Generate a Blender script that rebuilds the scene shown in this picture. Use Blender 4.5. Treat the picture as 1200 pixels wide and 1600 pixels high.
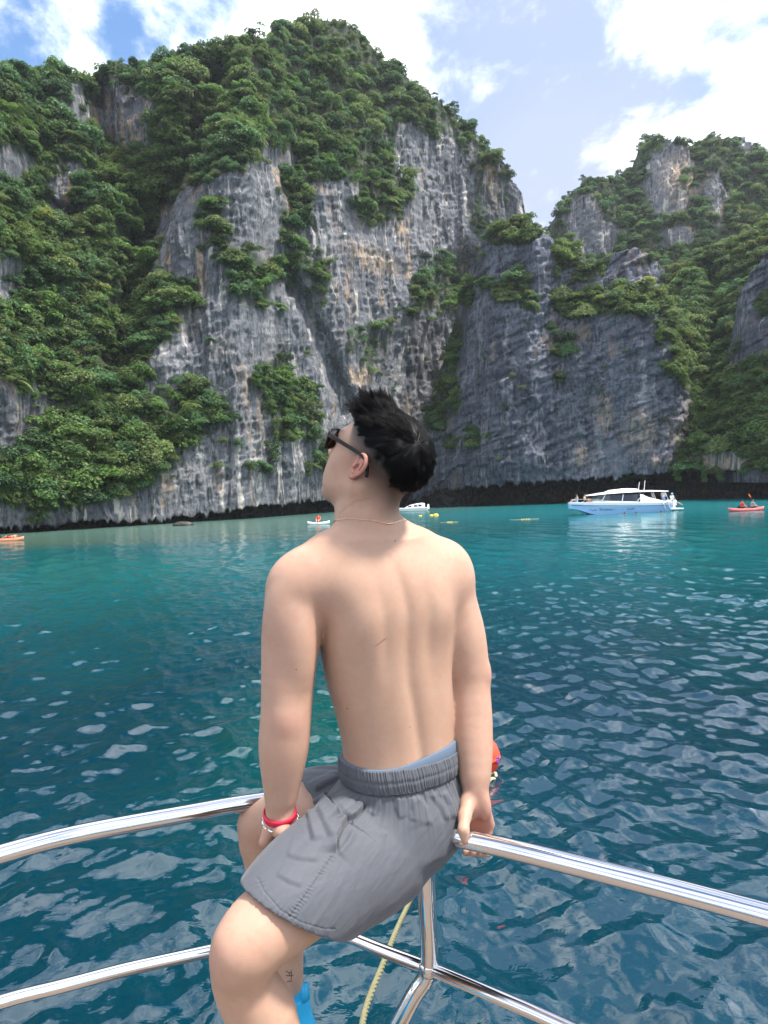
import bpy, bmesh, math, random
import numpy as np
from mathutils import Vector, Matrix

for _o in list(bpy.data.objects):
    bpy.data.objects.remove(_o)
SC = bpy.context.scene
COL = SC.collection
rng = np.random.default_rng(11)
random.seed(11)

# ------------------------------------------------------------------ camera
H = 3.4                                   # eye height above the water (m)
F = 1600 * 26 / 36                        # focal length in photograph pixels
ROLL, PITCH = math.radians(2.2), math.radians(1.49)
_f = Vector((0, math.cos(PITCH), -math.sin(PITCH)))
_u0 = Vector((0, math.sin(PITCH), math.cos(PITCH)))
_r0 = Vector((1, 0, 0))
CAM_R = _r0 * math.cos(ROLL) - _u0 * math.sin(ROLL)
CAM_U = _u0 * math.cos(ROLL) + _r0 * math.sin(ROLL)
CAM_F = _f
cam = bpy.data.cameras.new('camera')
camera = bpy.data.objects.new('camera', cam)
COL.objects.link(camera)
m = Matrix((CAM_R, CAM_U, -CAM_F)).transposed().to_4x4()
m.translation = (0, 0, H)
camera.matrix_world = m
cam.sensor_fit = 'VERTICAL'
cam.sensor_height = 36
cam.lens = 26
cam.clip_start, cam.clip_end = 0.05, 6000
SC.camera = camera
SC.render.resolution_x, SC.render.resolution_y = 768, 1024

R_, U_, F_ = (np.array(v, dtype=float) for v in (CAM_R, CAM_U, CAM_F))


def ray(px, py):
    px, py = np.asarray(px, float), np.asarray(py, float)
    return R_ * ((px - 600) / F)[..., None] + U_ * ((800 - py) / F)[..., None] + F_


def at(px, py, Y):
    """World point seen at a photograph pixel, at the distance Y along the ground."""
    d = ray(px, py)
    s = np.asarray(Y, float) / d[..., 1]
    p = d * s[..., None]
    p[..., 2] += H
    return p


def atz(px, py, z):
    """World point seen at a photograph pixel, at the height z."""
    d = ray(px, py)
    s = (np.asarray(z, float) - H) / d[..., 2]
    p = d * s[..., None]
    p[..., 2] += H
    return p


def pix(P):
    P = np.asarray(P, float) - np.array([0, 0, H])
    w = P @ F_
    return 600 + F * (P @ R_) / w, 800 - F * (P @ U_) / w


# ------------------------------------------------------------------ world
SUN_EL, SUN_AZ = math.radians(64), math.radians(98)     # azimuth measured from +Y towards +X
world = bpy.data.worlds.new('World')
SC.world = world
world.use_nodes = True
NT = world.node_tree
NT.nodes.clear()


def wn(t, **kw):
    n = NT.nodes.new(t)
    for k, v in kw.items():
        setattr(n, k, v)
    return n


def wl(a, b):
    NT.links.new(a, b)


def wmath(op, a, b=None, c=None, clamp=False):
    n = wn('ShaderNodeMath', operation=op, use_clamp=clamp)
    for i, v in enumerate((a, b, c)):
        if v is None:
            continue
        if isinstance(v, (int, float)):
            n.inputs[i].default_value = v
        else:
            wl(v, n.inputs[i])
    return n.outputs[0]


def wramp(v, a, b, lo=0.0, hi=1.0):
    n = wn('ShaderNodeMapRange', interpolation_type='SMOOTHSTEP')
    wl(v, n.inputs['Value'])
    for k, x in (('From Min', a), ('From Max', b), ('To Min', lo), ('To Max', hi)):
        n.inputs[k].default_value = x
    return n.outputs['Result']


sky = wn('ShaderNodeTexSky', sky_type='NISHITA')
sky.sun_disc = False
sky.sun_elevation = SUN_EL
sky.sun_rotation = SUN_AZ
sky.air_density, sky.dust_density, sky.ozone_density = 1.15, 0.4, 3.5
tc = wn('ShaderNodeTexCoord')
DIR = tc.outputs['Generated']
sep = wn('ShaderNodeSeparateXYZ')
wl(DIR, sep.inputs[0])
zz = wmath('ADD', wmath('MAXIMUM', sep.outputs[2], 0.0), 0.32)
cmb = wn('ShaderNodeCombineXYZ')
wl(wmath('DIVIDE', sep.outputs[0], zz), cmb.inputs[0])
wl(wmath('DIVIDE', sep.outputs[1], zz), cmb.inputs[1])
cmb.inputs[2].default_value = 0.37


def wnoise(scale, detail, rough, dist=0.0, off=0.0, stretch=None):
    n = wn('ShaderNodeTexNoise')
    n.inputs['Scale'].default_value = scale
    n.inputs['Detail'].default_value = detail
    n.inputs['Roughness'].default_value = rough
    n.inputs['Distortion'].default_value = dist
    mp = wn('ShaderNodeMapping')
    wl(cmb.outputs[0], mp.inputs[0])
    mp.inputs['Location'].default_value = (off, off * 0.7, off * 1.3)
    if stretch:
        mp.inputs['Rotation'].default_value = (0, 0, stretch[0])
        mp.inputs['Scale'].default_value = stretch[1]
    wl(mp.outputs[0], n.inputs['Vector'])
    return n.outputs[0]


def wblob(px, py, r0, r1):
    """1 near the direction seen at a pixel, 0 beyond r1 (chord length)."""
    d = ray(px, py)
    d = d / np.linalg.norm(d)
    n = wn('ShaderNodeVectorMath', operation='DISTANCE')
    wl(DIR, n.inputs[0])
    n.inputs[1].default_value = tuple(d)
    return wramp(n.outputs['Value'], r0, r1, 1.0, 0.0)


big = wnoise(1.6, 7, 0.6, 0.35, 3.1)
fine = wnoise(5.0, 9, 0.60, 0.25, 8.4, (0.7, (1.0, 0.72, 1)))
thin = wnoise(0.9, 4, 0.5, 0.2, 14.0)
# where the cloud banks and the gaps of this sky stand
bias = 0.05
terms = [(430, -20, 0.02, 0.30, 0.36), (640, 190, 0.02, 0.17, 0.14), (1130, 60, 0.02, 0.20, 0.10), (1190, 230, 0.0, 0.12, 0.30), (990, 250, 0.0, 0.05, 0.22),
         (95, 45, 0.01, 0.07, 0.34), (130, 85, 0.0, 0.05, 0.25), (560, 60, 0.02, 0.10, 0.3),
         (15, 60, 0.01, 0.07, -0.45), (205, 70, 0.01, 0.05, -0.42), (860, 130, 0.03, 0.18, -0.22), (850, 330, 0.02, 0.2, -0.16),
         (655, 20, 0.0, 0.05, -0.25), (-250, 60, 0.1, 0.35, -0.3)]
acc = wmath('ADD', wmath('ADD', wmath('MULTIPLY', big, 2.2), wmath('MULTIPLY', fine, 3.6)), bias - 2.24)
for (x, y, r0, r1, w) in terms:
    acc = wmath('MULTIPLY_ADD', wblob(x, y, r0, r1), w * 0.85, acc)
cover = wramp(acc, 0.16, 1.20)
# a thin veil of high cloud: pale where it is thick, absent in the blue gaps
veil = wmath('MULTIPLY', wramp(thin, 0.30, 0.62), 0.45)
vt = veil
for (x, y, r0, r1, w) in [(860, 130, 0.05, 0.36, 0.62), (850, 360, 0.02, 0.22, 0.2), (30, 50, 0.03, 0.26, -0.6), (225, 70, 0.02, 0.14, -0.35)]:
    vt = wmath('MULTIPLY_ADD', wblob(x, y, r0, r1), w, vt)
vt = wmath('MULTIPLY', vt, 1.0, clamp=True)
BLUE_GAIN, CLOUD, VEIL = 1.0, (11.5, 11.7, 12.2), (2.7, 3.1, 4.4)
skyc = wn('ShaderNodeMix', data_type='RGBA')
wl(vt, skyc.inputs['Factor'])
hs = wn('ShaderNodeHueSaturation')
hs.inputs['Saturation'].default_value = 1.12
hs.inputs['Value'].default_value = 1.0
wl(sky.outputs[0], hs.inputs['Color'])
wl(hs.outputs[0], skyc.inputs[6])
skyc.inputs[7].default_value = (*VEIL, 1)
mixc = wn('ShaderNodeMix', data_type='RGBA')
wl(cover, mixc.inputs['Factor'])
wl(skyc.outputs[2], mixc.inputs[6])
mixc.inputs[7].default_value = (*CLOUD, 1)
bg = wn('ShaderNodeBackground')
bg.inputs['Strength'].default_value = 0.1
wl(mixc.outputs[2], bg.inputs['Color'])
wo = wn('ShaderNodeOutputWorld')
wl(bg.outputs[0], wo.inputs[0])

# ------------------------------------------------------------------ sun and exposure
sl = bpy.data.lights.new('sun', 'SUN')
sl.energy = 3.8
sl.angle = math.radians(7)
sl.color = (1.0, 0.95, 0.87)
sun = bpy.data.objects.new('sun', sl)
COL.objects.link(sun)
sdir = Vector((math.sin(SUN_AZ) * math.cos(SUN_EL), math.cos(SUN_AZ) * math.cos(SUN_EL), math.sin(SUN_EL)))
sun.rotation_euler = (-sdir).to_track_quat('-Z', 'Y').to_euler()
sun.location = sdir * 60
vs = SC.view_settings
vs.view_transform = 'Standard'
vs.look = 'None'
vs.exposure = 1.25
vs.gamma = 1
vs.use_curve_mapping = False
SC.render.engine = 'CYCLES'
SC.cycles.max_bounces = 6
SC.cycles.diffuse_bounces = 3
SC.cycles.glossy_bounces = 3
SC.cycles.transmission_bounces = 3
SC.cycles.transparent_max_bounces = 4
SC.cycles.caustics_reflective = False
SC.cycles.caustics_refractive = False
SC.cycles.use_denoising = True
SC.cycles.use_adaptive_sampling = True
SC.cycles.adaptive_threshold = 0.018


# ------------------------------------------------------------------ helpers
def link(o, parent=None):
    COL.objects.link(o)
    if parent is not None:
        o.parent = parent
    return o


def tag(o, label=None, cat=None, group=None, kind=None):
    for k, v in (('label', label), ('category', cat), ('group', group), ('kind', kind)):
        if v:
            o[k] = v
    return o


def thing(name, loc, label, cat, group=None):
    o = bpy.data.objects.new(name, None)
    o.location = loc
    o.empty_display_size = 0.1
    link(o)
    return tag(o, label, cat, group)


def root_loc(parent):
    """World position of a (never rotated) parent chain."""
    p = Vector((0, 0, 0))
    while parent is not None:
        p += Vector(parent.location)
        parent = parent.parent
    return p


def mesh_obj(name, verts, faces, mat, parent=None, smooth=True, origin=None):
    """One mesh object out of world-space vertices."""
    v = np.asarray(verts, float).reshape(-1, 3)
    if origin is None:
        origin = np.array(root_loc(parent)) if parent is not None else np.zeros(3)
    origin = np.asarray(origin, float)
    me = bpy.data.meshes.new(name)
    v = v - origin
    if isinstance(faces, np.ndarray):
        n, k = faces.shape
        me.vertices.add(len(v))
        me.vertices.foreach_set('co', v.astype(np.float32).ravel())
        me.loops.add(n * k)
        me.loops.foreach_set('vertex_index', faces.astype(np.int32).ravel())
        me.polygons.add(n)
        me.polygons.foreach_set('loop_start', np.arange(0, n * k, k, dtype=np.int32))
        me.polygons.foreach_set('loop_total', np.full(n, k, dtype=np.int32))
        me.update(calc_edges=True)
    else:
        me.from_pydata([tuple(p) for p in v], [], faces)
        me.update()
    me.polygons.foreach_set('use_smooth', np.full(len(me.polygons), smooth))
    if mat is not None:
        me.materials.append(mat)
    o = bpy.data.objects.new(name, me)
    o.location = origin - (np.array(root_loc(parent)) if parent is not None else 0)
    return link(o, parent)


def add_attr(o, name, data, kind='FLOAT'):
    a = o.data.attributes.new(name, kind, 'POINT')
    data = np.asarray(data, np.float32)
    a.data.foreach_set('value' if kind == 'FLOAT' else 'color' if kind == 'FLOAT_COLOR' else 'vector', data.ravel())


# --- value / gradient noise
_perm = np.random.default_rng(5).permutation(256).astype(np.int32)
_perm = np.concatenate([_perm, _perm, _perm])
_grad = np.random.default_rng(6).normal(size=(256, 3))
_grad /= np.linalg.norm(_grad, axis=1)[:, None]


def noise(P):
    P = np.asarray(P, float)
    i = np.floor(P).astype(np.int64)
    f = P - i
    w = f * f * f * (f * (f * 6 - 15) + 10)
    i &= 255
    out = 0.0
    for dx in (0, 1):
        wx = w[..., 0] if dx else 1 - w[..., 0]
        for dy in (0, 1):
            wy = w[..., 1] if dy else 1 - w[..., 1]
            for dz in (0, 1):
                wz = w[..., 2] if dz else 1 - w[..., 2]
                h = _perm[_perm[_perm[(i[..., 0] + dx) & 255] + ((i[..., 1] + dy) & 255)] + ((i[..., 2] + dz) & 255)]
                g = _grad[h]
                out = out + wx * wy * wz * (g[..., 0] * (f[..., 0] - dx) + g[..., 1] * (f[..., 1] - dy) + g[..., 2] * (f[..., 2] - dz))
    return out * 1.6


def fbm(P, octv=4, gain=0.5, lac=2.03):
    P = np.asarray(P, float)
    a, s, t = 1.0, 0.0, 0.0
    for k in range(octv):
        s = s + a * noise(P * lac ** k + 17.3 * k)
        t += a
        a *= gain
    return s / t


def ridged(P, octv=4, gain=0.5):
    a, s, t = 1.0, 0.0, 0.0
    for k in range(octv):
        s = s + a * (1 - 2 * np.abs(noise(np.asarray(P) * 2.03 ** k + 9.1 * k)))
        t += a
        a *= gain
    return s / t


def sstep(x, a, b):
    t = np.clip((np.asarray(x, float) - a) / (b - a), 0, 1)
    return t * t * (3 - 2 * t)


# --- materials
def material(name, color=(0.5, 0.5, 0.5), rough=0.5, metal=0.0, spec=None, **kw):
    mt = bpy.data.materials.new(name)
    mt.use_nodes = True
    b = mt.node_tree.nodes['Principled BSDF']
    b.inputs['Base Color'].default_value = (*color, 1)
    b.inputs['Roughness'].default_value = rough
    b.inputs['Metallic'].default_value = metal
    if spec is not None:
        b.inputs['Specular IOR Level'].default_value = spec
    for k, v in kw.items():
        b.inputs[k].default_value = v
    return mt


class NG:
    """Small helper round a material's node tree."""
    def __init__(self, mt):
        self.t = mt.node_tree
        self.b = self.t.nodes['Principled BSDF']

    def n(self, t, **kw):
        x = self.t.nodes.new(t)
        for k, v in kw.items():
            setattr(x, k, v)
        return x

    def l(self, a, b):
        self.t.links.new(a, b)

    def coord(self, scale=(1, 1, 1), rot=(0, 0, 0), loc=(0, 0, 0), src='Object'):
        c = self.n('ShaderNodeTexCoord')
        mp = self.n('ShaderNodeMapping')
        self.l(c.outputs[src], mp.inputs[0])
        mp.inputs['Scale'].default_value = scale
        mp.inputs['Rotation'].default_value = rot
        mp.inputs['Location'].default_value = loc
        return mp.outputs[0]

    def noise(self, scale, detail=4, rough=0.5, dist=0.0, vec=None):
        x = self.n('ShaderNodeTexNoise')
        x.inputs['Scale'].default_value = scale
        x.inputs['Detail'].default_value = detail
        x.inputs['Roughness'].default_value = rough
        x.inputs['Distortion'].default_value = dist
        if vec is not None:
            self.l(vec, x.inputs['Vector'])
        return x.outputs[0]

    def attr(self, name, kind='GEOMETRY'):
        x = self.n('ShaderNodeAttribute', attribute_name=name, attribute_type=kind)
        return x

    def ramp(self, v, a, b, lo=0.0, hi=1.0, smooth=True):
        x = self.n('ShaderNodeMapRange', interpolation_type='SMOOTHSTEP' if smooth else 'LINEAR')
        self.l(v, x.inputs['Value'])
        for k, y in (('From Min', a), ('From Max', b), ('To Min', lo), ('To Max', hi)):
            x.inputs[k].default_value = y
        return x.outputs['Result']

    def math(self, op, a, b=None, clamp=False):
        x = self.n('ShaderNodeMath', operation=op, use_clamp=clamp)
        for i, v in enumerate((a, b)):
            if v is None:
                continue
            if isinstance(v, (int, float)):
                x.inputs[i].default_value = v
            else:
                self.l(v, x.inputs[i])
        return x.outputs[0]

    def mix(self, fac, a, b, blend='MIX'):
        x = self.n('ShaderNodeMix', data_type='RGBA', blend_type=blend)
        for i, v in ((0, fac), (6, a), (7, b)):
            if isinstance(v, (int, float)):
                x.inputs[i].default_value = v
            elif isinstance(v, tuple):
                x.inputs[i].default_value = (*v, 1)
            else:
                self.l(v, x.inputs[i])
        return x.outputs[2]

    def base(self, c):
        self.l(c, self.b.inputs['Base Color'])

    def bump(self, h, strength=0.3, dist=0.01, normal=None):
        x = self.n('ShaderNodeBump')
        x.inputs['Strength'].default_value = strength
        x.inputs['Distance'].default_value = dist
        self.l(h, x.inputs['Height'])
        if normal is not None:
            self.l(normal, x.inputs['Normal'])
        self.l(x.outputs[0], self.b.inputs['Normal'])
        return x.outputs[0]


def grid_faces(nr, nc):
    a = np.arange(nr * nc).reshape(nr, nc)
    return np.stack([a[:-1, :-1], a[:-1, 1:], a[1:, 1:], a[1:, :-1]], -1).reshape(-1, 4)


def frame_of(d):
    d = np.asarray(d, float)
    d = d / np.linalg.norm(d)
    h = np.array([0, 0, 1.0]) if abs(d[2]) < 0.9 else np.array([1.0, 0, 0])
    a = np.cross(d, h)
    a /= np.linalg.norm(a)
    return a, np.cross(d, a), d


def smooth_path(pts, n):
    """Catmull-Rom through the points, n samples."""
    P = np.asarray(pts, float)
    if len(P) == 2:
        t = np.linspace(0, 1, n)[:, None]
        return P[0] * (1 - t) + P[1] * t
    Q = np.vstack([2 * P[0] - P[1], P, 2 * P[-1] - P[-2]])
    seg = np.linspace(0, len(P) - 1 - 1e-9, n)
    out = []
    for s in seg:
        k = int(s)
        t = s - k
        a, b, c, d = Q[k:k + 4]
        out.append(0.5 * (2 * b + (c - a) * t + (2 * a - 5 * b + 4 * c - d) * t * t + (3 * b - a - 3 * c + d) * t ** 3))
    return np.array(out)


def tube_geo(path, rad, sides=12, cap=True, closed=False):
    P = np.asarray(path, float)
    n = len(P)
    rad = np.broadcast_to(np.asarray(rad, float), (n,))
    T = np.gradient(P, axis=0)
    if closed:
        T = np.roll(P, -1, 0) - np.roll(P, 1, 0)
    T /= np.linalg.norm(T, axis=1)[:, None]
    a, b, _ = frame_of(T[0])
    V = []
    ang = np.linspace(0, 2 * np.pi, sides, endpoint=False)
    for i in range(n):
        a = a - T[i] * (a @ T[i])
        a /= np.linalg.norm(a)
        b = np.cross(T[i], a)
        V.append(P[i] + rad[i] * (np.cos(ang)[:, None] * a + np.sin(ang)[:, None] * b))
    V = np.concatenate(V)
    Fc = []
    for i in range(n if closed else n - 1):
        j = (i + 1) % n
        for k in range(sides):
            k2 = (k + 1) % sides
            Fc.append([i * sides + k, i * sides + k2, j * sides + k2, j * sides + k])
    if cap and not closed:
        Fc.append(list(range(sides))[::-1])
        Fc.append(list(range((n - 1) * sides, n * sides)))
    return V, Fc


def join_geo(parts):
    V, Fc, o = [], [], 0
    for v, f in parts:
        v = np.asarray(v, float)
        V.append(v)
        Fc += [[i + o for i in q] for q in f]
        o += len(v)
    return np.concatenate(V), Fc


def box_geo(c, s, axes=None, taper=1.0):
    c = np.asarray(c, float)
    ax = np.eye(3) if axes is None else np.asarray(axes, float)
    hx, hy, hz = np.asarray(s, float) / 2
    V = []
    for z in (-1, 1):
        k = taper if z > 0 else 1
        for x, y in ((-1, -1), (1, -1), (1, 1), (-1, 1)):
            V.append(c + ax[0] * x * hx * k + ax[1] * y * hy * k + ax[2] * z * hz)
    return np.array(V), [[3, 2, 1, 0], [4, 5, 6, 7], [0, 1, 5, 4], [1, 2, 6, 5], [2, 3, 7, 6], [3, 0, 4, 7]]


def ell_geo(c, r, axes=None, nu=12, nv=8):
    ax = np.eye(3) if axes is None else np.asarray(axes, float)
    V, Fc = [], []
    for i in range(nv + 1):
        th = math.pi * i / nv
        for j in range(nu):
            ph = 2 * math.pi * j / nu
            V.append(np.asarray(c) + ax[0] * r[0] * math.sin(th) * math.cos(ph) + ax[1] * r[1] * math.sin(th) * math.sin(ph) + ax[2] * r[2] * math.cos(th))
    for i in range(nv):
        for j in range(nu):
            k = (j + 1) % nu
            Fc.append([i * nu + j, (i + 1) * nu + j, (i + 1) * nu + k, i * nu + k])
    return np.array(V), Fc
# ------------------------------------------------------------------ sea
def build_sea():
    th_in = np.radians(np.linspace(-32, 32, 640))
    th_out = np.radians(np.linspace(32, 328, 120))[1:-1]
    th = np.concatenate([th_in, th_out])
    nt = len(th)
    r = [1.0]
    while r[-1] < 420:
        x = r[-1]
        r.append(x + max(0.028, min(2.5, x * x / H * (0.0018 - 0.0012 * min(1, max(0, (x - 10) / 10)))))) 
    r = np.array(r + [480, 560, 700])
    nr = len(r)
    X = r[:, None] * np.sin(th)[None]
    Y = r[:, None] * np.cos(th)[None]
    g = np.random.default_rng(3)
    Z = np.zeros_like(X)
    DX = np.zeros_like(X)
    DY = np.zeros_like(X)
    cell = np.maximum(np.gradient(r), 0.01)[:, None] * np.ones((1, nt))
    wind = math.radians(200)
    for k in range(56):
        lam = 0.26 * (18 ** (k / 55.0)) * g.uniform(0.9, 1.1)          # 0.34 m .. 5.4 m
        a = wind + g.normal(0, 0.62)
        amp = (0.0098 if lam < 0.45 else 0.0116 if lam < 1.15 else 0.0050) * lam ** 1.0 * g.uniform(0.5, 1.25) * (1.0 if lam < 2.2 else 0.55)
        kx, ky = math.cos(a) * 2 * math.pi / lam, math.sin(a) * 2 * math.pi / lam
        ph = g.uniform(0, 6.28)
        att = sstep(lam / cell, 1.7, 3.4)
        arg = kx * X + ky * Y + ph
        # groups of waves: the train swells and fades across the water
        env = 0.55 + 0.45 * np.sin(arg * 0.11 + 3 * ph) * np.sin(0.13 * (ky * X - kx * Y) + ph)
        s, c = np.sin(arg), np.cos(arg)
        Z += amp * att * env * c
        DX -= 0.8 * amp * att * env * s * math.cos(a)
        DY -= 0.8 * amp * att * env * s * math.sin(a)
    for k in range(26):                                                 # capillary wavelets riding on the larger waves
        lam = 0.12 * (2.6 ** (k / 25.0)) * g.uniform(0.9, 1.1)
        a = wind + g.normal(0, 0.9)
        kx, ky = math.cos(a) * 2 * math.pi / lam, math.sin(a) * 2 * math.pi / lam
        ph = g.uniform(0, 6.28)
        arg = kx * X + ky * Y + ph
        env = np.clip(0.35 + 0.9 * np.sin(arg * 0.07 + 5 * ph) * np.sin(0.09 * (ky * X - kx * Y) + ph), 0, 1.2)
        Z += 0.0062 * lam * sstep(lam / cell, 1.7, 3.4) * env * np.cos(arg)
    pts = np.stack([X + DX, Y + DY, Z], -1).reshape(-1, 3)
    a = np.arange(nr * nt).reshape(nr, nt)
    b = np.roll(a, -1, axis=1)
    fc = np.stack([a[:-1], b[:-1], b[1:], a[1:]], -1).reshape(-1, 4)[:, ::-1]
    c = len(pts)
    pts = np.vstack([pts, [[0, 0, 0]]])
    mt = material('sea_water', (0.0, 0.06, 0.085), rough=0.03, spec=0.72, IOR=1.45)
    G = NG(mt)
    base = G.coord(src='Object')
    n1 = G.noise(0.16, 3, 0.5, 0.4, base)
    deep = G.mix(G.ramp(n1, 0.35, 0.7), (0.0, 0.019, 0.034), (0.0, 0.028, 0.044))
    sh = G.attr('shallow').outputs['Fac']
    em = G.attr('emerald').outputs['Fac']
    c1 = G.mix(em, deep, (0.0, 0.042, 0.042))
    c1 = G.mix(G.attr('mid').outputs['Fac'], c1, (0.0, 0.108, 0.126))
    n2 = G.noise(0.09, 4, 0.6, 0.6, G.coord((0.35, 1.6, 1)))
    c2 = G.mix(G.math('MULTIPLY', sh, G.ramp(n2, 0.25, 0.6, 0.75, 1.0)), c1, (0.062, 0.118, 0.092))
    G.base(c2)
    far = G.attr('far').outputs['Fac']
    w2 = G.noise(7.0, 3, 0.55, 0.6, G.coord((1, 1.5, 1), (0, 0, -0.3)))
    G.bump(w2, 1.0, 0.0035)
    G.l(G.math('MULTIPLY_ADD' if False else 'ADD', G.math('MULTIPLY', far, 0.21), 0.03), G.b.inputs['Roughness'])
    o = mesh_obj('sea', pts, fc, mt)
    tag(o, kind='structure')
    px, py = pix(pts + [[0, 0, 0.0]])
    yy, xx = pts[:, 1], pts[:, 0]
    front = yy > 3
    d_left = yy - (95 + 0.55 * (xx + 50))                  # the shelf of pale sand under the near wall
    shal = sstep(yy + 0.05 * xx, 52, 66) * sstep(xx, 20, -22) * front
    shal = np.maximum(shal, 0.6 * sstep(yy, 105, 130) * sstep(xx, 30, 5) * front)
    add_attr(o, 'shallow', np.clip(shal, 0, 1))
    em = np.exp(-((xx + 1.0) / 1.5) ** 2 - ((yy - 11.0) / 3.5) ** 2) * front
    add_attr(o, 'emerald', np.clip(em, 0, 1))
    add_attr(o, 'far', np.clip(sstep(np.hypot(xx, yy), 38, 110), 0, 1))
    add_attr(o, 'mid', np.clip(sstep(yy, 10, 46), 0, 1) * front)
    return o


sea = build_sea()

# ------------------------------------------------------------------ cliffs
VEG = """
999999999999999999999
999999999999999999999
888899999999999999999
875436888499999999998
764322578888999999987
787632799959995334676
253676788632888322463
462588632127336832442
882789227126146511541
899998215115211111431
377998224555521156421
277879663663532277431
788788741331233444321
798797413210056322222
788896222275014323222
135366373188323322222
145666886248421122222
278997642242621122222
899987404351411122222
476653211100111111111
000000000000000000000
""".split()
VM = np.clip(np.array([[int(c) for c in r] for r in VEG], float) / 8.2, 0, 1)


def bilinear(M, px, py, cell=40.0):
    gx = np.clip(np.asarray(px) / cell - 0.5, 0, M.shape[1] - 1.001)
    gy = np.clip(np.asarray(py) / cell - 0.5, 0, M.shape[0] - 1.001)
    i, j = gy.astype(int), gx.astype(int)
    fy, fx = gy - i, gx - j
    return (M[i, j] * (1 - fx) + M[i, j + 1] * fx) * (1 - fy) + (M[i + 1, j] * (1 - fx) + M[i + 1, j + 1] * fx) * fy


def veg_main(px, py):
    return bilinear(VM, px, py)


def veg_list(items, base=0.08):
    def fn(px, py):
        v = np.full(np.shape(px), base)
        for (x, y, rx, ry, w) in items:
            d = np.sqrt(((px - x) / rx) ** 2 + ((py - y) / ry) ** 2)
            k = sstep(d, 1.25, 0.7)
            v = v * (1 - k) + w * k
        return v
    return fn


def interp(pts, u):
    p = np.array(pts, float)
    return np.interp(u, p[:, 0], p[:, 1])


def blur(A, s, axis):
    n = int(3 * s) + 1
    k = np.exp(-0.5 * (np.arange(-n, n + 1) / s) ** 2)
    k /= k.sum()
    pad = [(0, 0)] * A.ndim
    pad[axis] = (n, n)
    B = np.pad(A, pad, mode='edge')
    return np.apply_along_axis(lambda v: np.convolve(v, k, 'valid'), axis, B)


MASSIFS = []


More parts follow.
